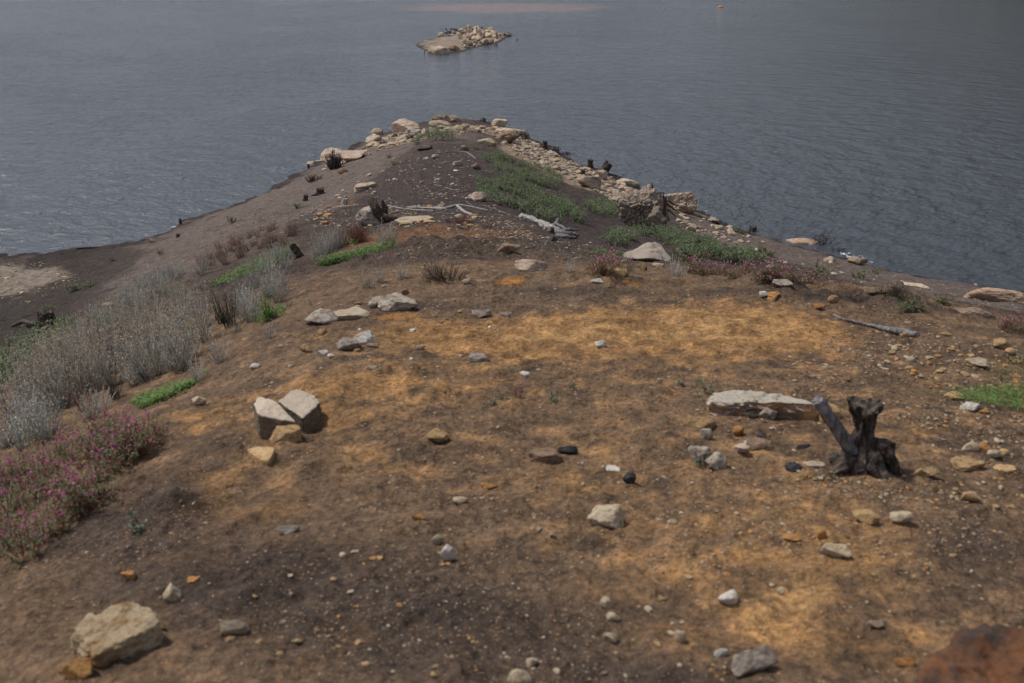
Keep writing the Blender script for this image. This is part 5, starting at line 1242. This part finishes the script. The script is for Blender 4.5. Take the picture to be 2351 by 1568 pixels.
# trailing bright green plant at the gravel edge
e = empty('trailing_plant', hit(2300, 930)[0], 'bright green trailing plant with long runners at the gravel edge', 'plant')
n = 800; q = inpoly([(2170,908),(2260,895),(2351,890),(2351,945),(2240,930)], n, np.random.default_rng(4)); P = hit(q[:, 0], q[:, 1]); a = RNG.uniform(0, 6.28, n)
mb = MB(); leaves(mb, P + np.array([0, 0, .01]), np.stack([np.cos(a) - .6, np.sin(a), RNG.uniform(.2, 1.3, n)], 1), RNG.uniform(.02, .06, n), .004, var((.11, .21, .04), n, .35, .1), .2)
part('foliage', mb, 'leaf', e, False)
for i, pts in enumerate([[(2115,908),(2180,912),(2250,922),(2330,932)], [(2190,890),(2230,902),(2280,918)], [(2250,940),(2300,938),(2351,943)]]):
    Q = hit([a_[0] for a_ in pts], [a_[1] for a_ in pts]); Q[:, 2] += .015; mb = MB(); tube(mb, Q, np.linspace(.002, .003, len(Q)), 5, (.22, .27, .12)); part('runner', mb, 'leaf', e)
n = 500; q = inpoly([(2255,890),(2290,850),(2351,830),(2351,890)], n, np.random.default_rng(5)); P = hit(q[:, 0], q[:, 1]); mb = MB(); P[:, 2] += RNG.uniform(.0, .08, n)
beads(mb, P, RNG.uniform(.002, .005, n), var((.30, .27, .13), n, .3)); part('foliage', mb, 'petal', e, False)

# dry litter
rng = np.random.default_rng(5); mb = MB()
for poly, n in (([(700,500),(1000,400),(1100,480),(1400,570),(1300,600),(900,560)], 110), ([(600,760),(900,640),(1400,650),(2000,690),(2351,790),(2351,1200),(1400,1300),(500,1300),(450,960)], 150),
                ([(1600,560),(1900,610),(2200,690),(1900,650)], 50), ([(400,560),(700,430),(860,360),(700,500)], 60)):
    q = inpoly(poly, n, rng); P = hit(q[:, 0], q[:, 1])
    for p_ in P:
        k = depth_of(p_) / FPX; a = rng.uniform(0, 6.28); ln = k * rng.uniform(5, 22); e2 = np.array([p_[0] + math.cos(a) * ln, p_[1] + math.sin(a) * ln, 0]); e2[2] = float(height(e2[0], e2[1])) + k * rng.uniform(.3, 2)
        tube(mb, wander(p_ + np.array([0, 0, .4 * k]), e2, 5, .15, int(rng.integers(9999))), np.linspace(.7, .35, 5) * k, 4, np.array((.20, .165, .13)) * rng.uniform(.3, 1.5))
obj('litter', mb.mesh('litter', M['gravel'], False), label='dry twig litter on the soil', kind='stuff')

# ------------------------------------------------------------------ islet, far rocks, buoy, foam
OUT = np.array([(953,103),(968,113),(985,119),(1012,124),(1060,120),(1100,107),(1150,95),(1172,81),(1120,76),(1060,77),(1000,88),(965,97)], float)
a_, b_, c_ = ray(OUT[:, 0], OUT[:, 1]); d_ = 8.0 / -c_; OX, OY = a_ * d_, b_ * d_
gx, gyy = np.meshgrid(np.linspace(OX.min() - 2, OX.max() + 2, 110), np.linspace(OY.min() - 2, OY.max() + 2, 160))
def sdist(x, y):
    best = np.full(x.shape, 1e9); ins = np.zeros(x.shape, bool); n = len(OX)
    for i in range(n):
        j = (i + 1) % n; ex, ey = OX[j] - OX[i], OY[j] - OY[i]
        t = np.clip(((x - OX[i]) * ex + (y - OY[i]) * ey) / (ex * ex + ey * ey), 0, 1)
        best = np.minimum(best, np.hypot(x - OX[i] - t * ex, y - OY[i] - t * ey))
        ins ^= ((OY[i] > y) != (OY[j] > y)) & (x < (OX[j] - OX[i]) * (y - OY[i]) / (OY[j] - OY[i] + 1e-12) + OX[i])
    return np.where(ins, best, -best)
def islet_z(x, y):
    d = sdist(x, y) + .12 * fbm2(x, y, .8, 3, 2)
    e_ = sstep(-4.0, 1.5, x)
    return np.where(d > 0, .05 * sstep(0, .25, d) + d * (.06 + .30 * e_), d * .8) + .05 * fbm2(x, y, .6, 3, 6) * (d > .1)
gz = islet_z(gx, gyy)
c0 = np.zeros(gx.shape + (3,)); c0[:] = (.25, .20, .16); c0 = lerp(c0, sstep(-.2, .5, fbm2(gx, gyy, .7, 3, 4)), (.19, .15, .12)); c0 = lerp(c0, sstep(.11, .03, gz), (.04, .034, .029))
k_, m_ = gx.shape; ii = (np.arange(k_ - 1)[:, None] * m_ + np.arange(m_ - 1)[None])
obj('islet_ground', make_mesh('islet_ground', np.stack([gx, gyy, np.maximum(gz, -.6)], -1).reshape(-1, 3), np.stack([ii, ii + 1, ii + m_ + 1, ii + m_], -1).reshape(-1, 4), m_soil, c0.reshape(-1, 3)), kind='structure', label='small islet of pale silt in the lake')
def islet_rock(u, v, wpx, hpx, style, mat, label, group=None, seed=1, name='islet_rock'):
    a, b, c = ray(u, v); d = 8.0 / -c
    for _ in range(6):
        z = max(float(islet_z(np.array([a * d]), np.array([b * d]))[0]), 0.0); d = (8.0 - z) / -c
    k = (b * d * cp + (8 - z) * sp) / FPX; W, H = wpx * k, hpx * k
    obj(name, rock_mesh(style, 200 + seed % 11, 3 if wpx < 20 else 4, mat), None, (a * d, b * d + W * .3, z - .15 * H), (RNG.normal(0, .12), RNG.normal(0, .12), RNG.uniform(0, 6.28)), (W, W * RNG.uniform(.6, .95), H * 1.1), label, 'rock', group)
for i, r in enumerate([(1008,124,50,16,'f','tan','low rough slab with a dark underside at the near edge of the islet'), (1042,119,28,15,'a','brown','brown block beside the low rough slab on the islet'), (1079,70,16,14,'b','tan','round tan boulder on the highest point of the islet'),
                       (1140,103,16,13,'a','tan','tan block at the waterline on the far right of the islet'), (1012,83,14,8,'r','tan','smooth tan rock on the back edge of the silt'), (1158,82,10,6,'a','darkfront','dark flat-topped rock off the end of the islet'),
                       (1030,78,20,9,'a','brown','brown rock with twigs on the back edge of the islet'), (1062,102,16,10,'s','tan','flat-topped tan block in the middle of the islet')]): islet_rock(*r, seed=i + 3)
for q in inpoly([(1045,76),(1080,66),(1120,68),(1148,80),(1150,95),(1110,106),(1075,115),(1058,112),(1055,92)], 120, np.random.default_rng(8)):
    w_ = 6 + 14 * RNG.random() ** 1.6; islet_rock(q[0], q[1], w_, w_ * RNG.uniform(.5, .8), 'abws'[int(RNG.integers(4))], ['tan', 'tan', 'cream', 'brown', 'pink'][int(RNG.integers(5))], 'tan block in the rock pile on the islet', 'islet rock pile', int(RNG.integers(99)))
for q in inpoly([(990,84),(1050,72),(1056,80),(1000,90)], 10, np.random.default_rng(9)): islet_rock(q[0], q[1], RNG.uniform(4, 10), RNG.uniform(3, 6), 'a', 'tan', 'small rock along the back edge of the islet silt', 'islet back edge rocks', int(RNG.integers(99)))
for u, v, w_, h_, lb in [(4, 13, 22, 16, 'dark brown rock rising from the water in the far corner'), (14, 12, 10, 8, 'small dark rock beside the one in the far corner')]:
    stone(u, v, w_, h_, 'b', 'brown', lb, 'rock', 'rock', align=0)
def dead_on_islet(u, v, h, lb, seed):
    a, b, c = ray(u, v); d = 8.0 / -c; z = max(float(islet_z(np.array([a * d]), np.array([b * d]))[0]), 0); d = (8 - z) / -c; k = b * d / FPX; rng = np.random.default_rng(seed)
    e = empty('snag', (a * d, b * d, z), lb, 'snag')
    for j in range(7):
        mb = MB(); tube(mb, wander((a * d, b * d, z - .05), (a * d + rng.normal(0, .35) , b * d + rng.normal(0, .3), z + h * k * rng.uniform(.5, 1.1)), 6, .3, seed + j), np.linspace(1.0, .3, 6) * k, 5); part('twig', mb, 'charwood', e)
dead_on_islet(1028, 76, 12, 'dead twigs on the back edge of the islet', 3); dead_on_islet(1112, 70, 9, 'dead twigs on top of the islet rock pile', 5)
dead_on_islet(1048, 74, 8, 'small dead twigs behind the islet silt', 7); dead_on_islet(1168, 84, 6, 'dark twigs at the very end of the islet', 9)
p = hit(1654, 18)[0]; e = empty('buoy', p, 'small orange buoy floating far out on the lake', 'buoy'); mb = MB()
V0, F0 = ICO[1]; hk = MB(); hk.add(V0 * .05 + p + np.array([.33, 0, .05]), F0); part('ring', hk, 'darkwood', e)
tube(mb, np.array([(-.30, 0, .04), (-.26, 0, .04), (-.1, 0, .04), (.1, 0, .04), (.26, 0, .04), (.30, 0, .04)]) + p, [.06, .13, .16, .16, .13, .06], 16); part('float', mb, 'buoy', e)
def foam(pts, label, seed):
    rng = np.random.default_rng(seed); mb = MB(); V0, F0 = ICO[2]
    for u, v, w_ in pts:
        p = hit(u, v)[0]; k = depth_of(p) / FPX
        for j in range(7):
            r = w_ * k * rng.uniform(.05, .22); mb.add(V0 * np.array([r * 1.5, r, .018]) * rng.uniform(.75, 1.2, (len(V0), 1)) + np.array([p[0] + rng.normal(0, w_ * k * .45), p[1] + rng.normal(0, w_ * k * .5), .008]), F0)
    obj('foam', mb.mesh('foam', M['foam']), label=label, kind='stuff')
foam([(1572,462,8),(1588,470,14),(1600,474,10),(1620,486,5)], 'white foam at the waterline by the crazed boulders', 1)
foam([(1938,584,12),(1952,588,16),(1966,592,10),(1988,596,8),(2000,603,6)], 'white foam line past the granite hump', 2)
foam([(2140,641,7),(2165,644,8),(2240,654,5)], 'thin white foam line towards the granite dome', 3)
foam([(400,522,7),(395,524,5)], 'white foam beside the post at the bay', 4)
foam([(632,432,6),(640,428,7)], 'white scum where the silty slope meets the water', 5)

#@@END
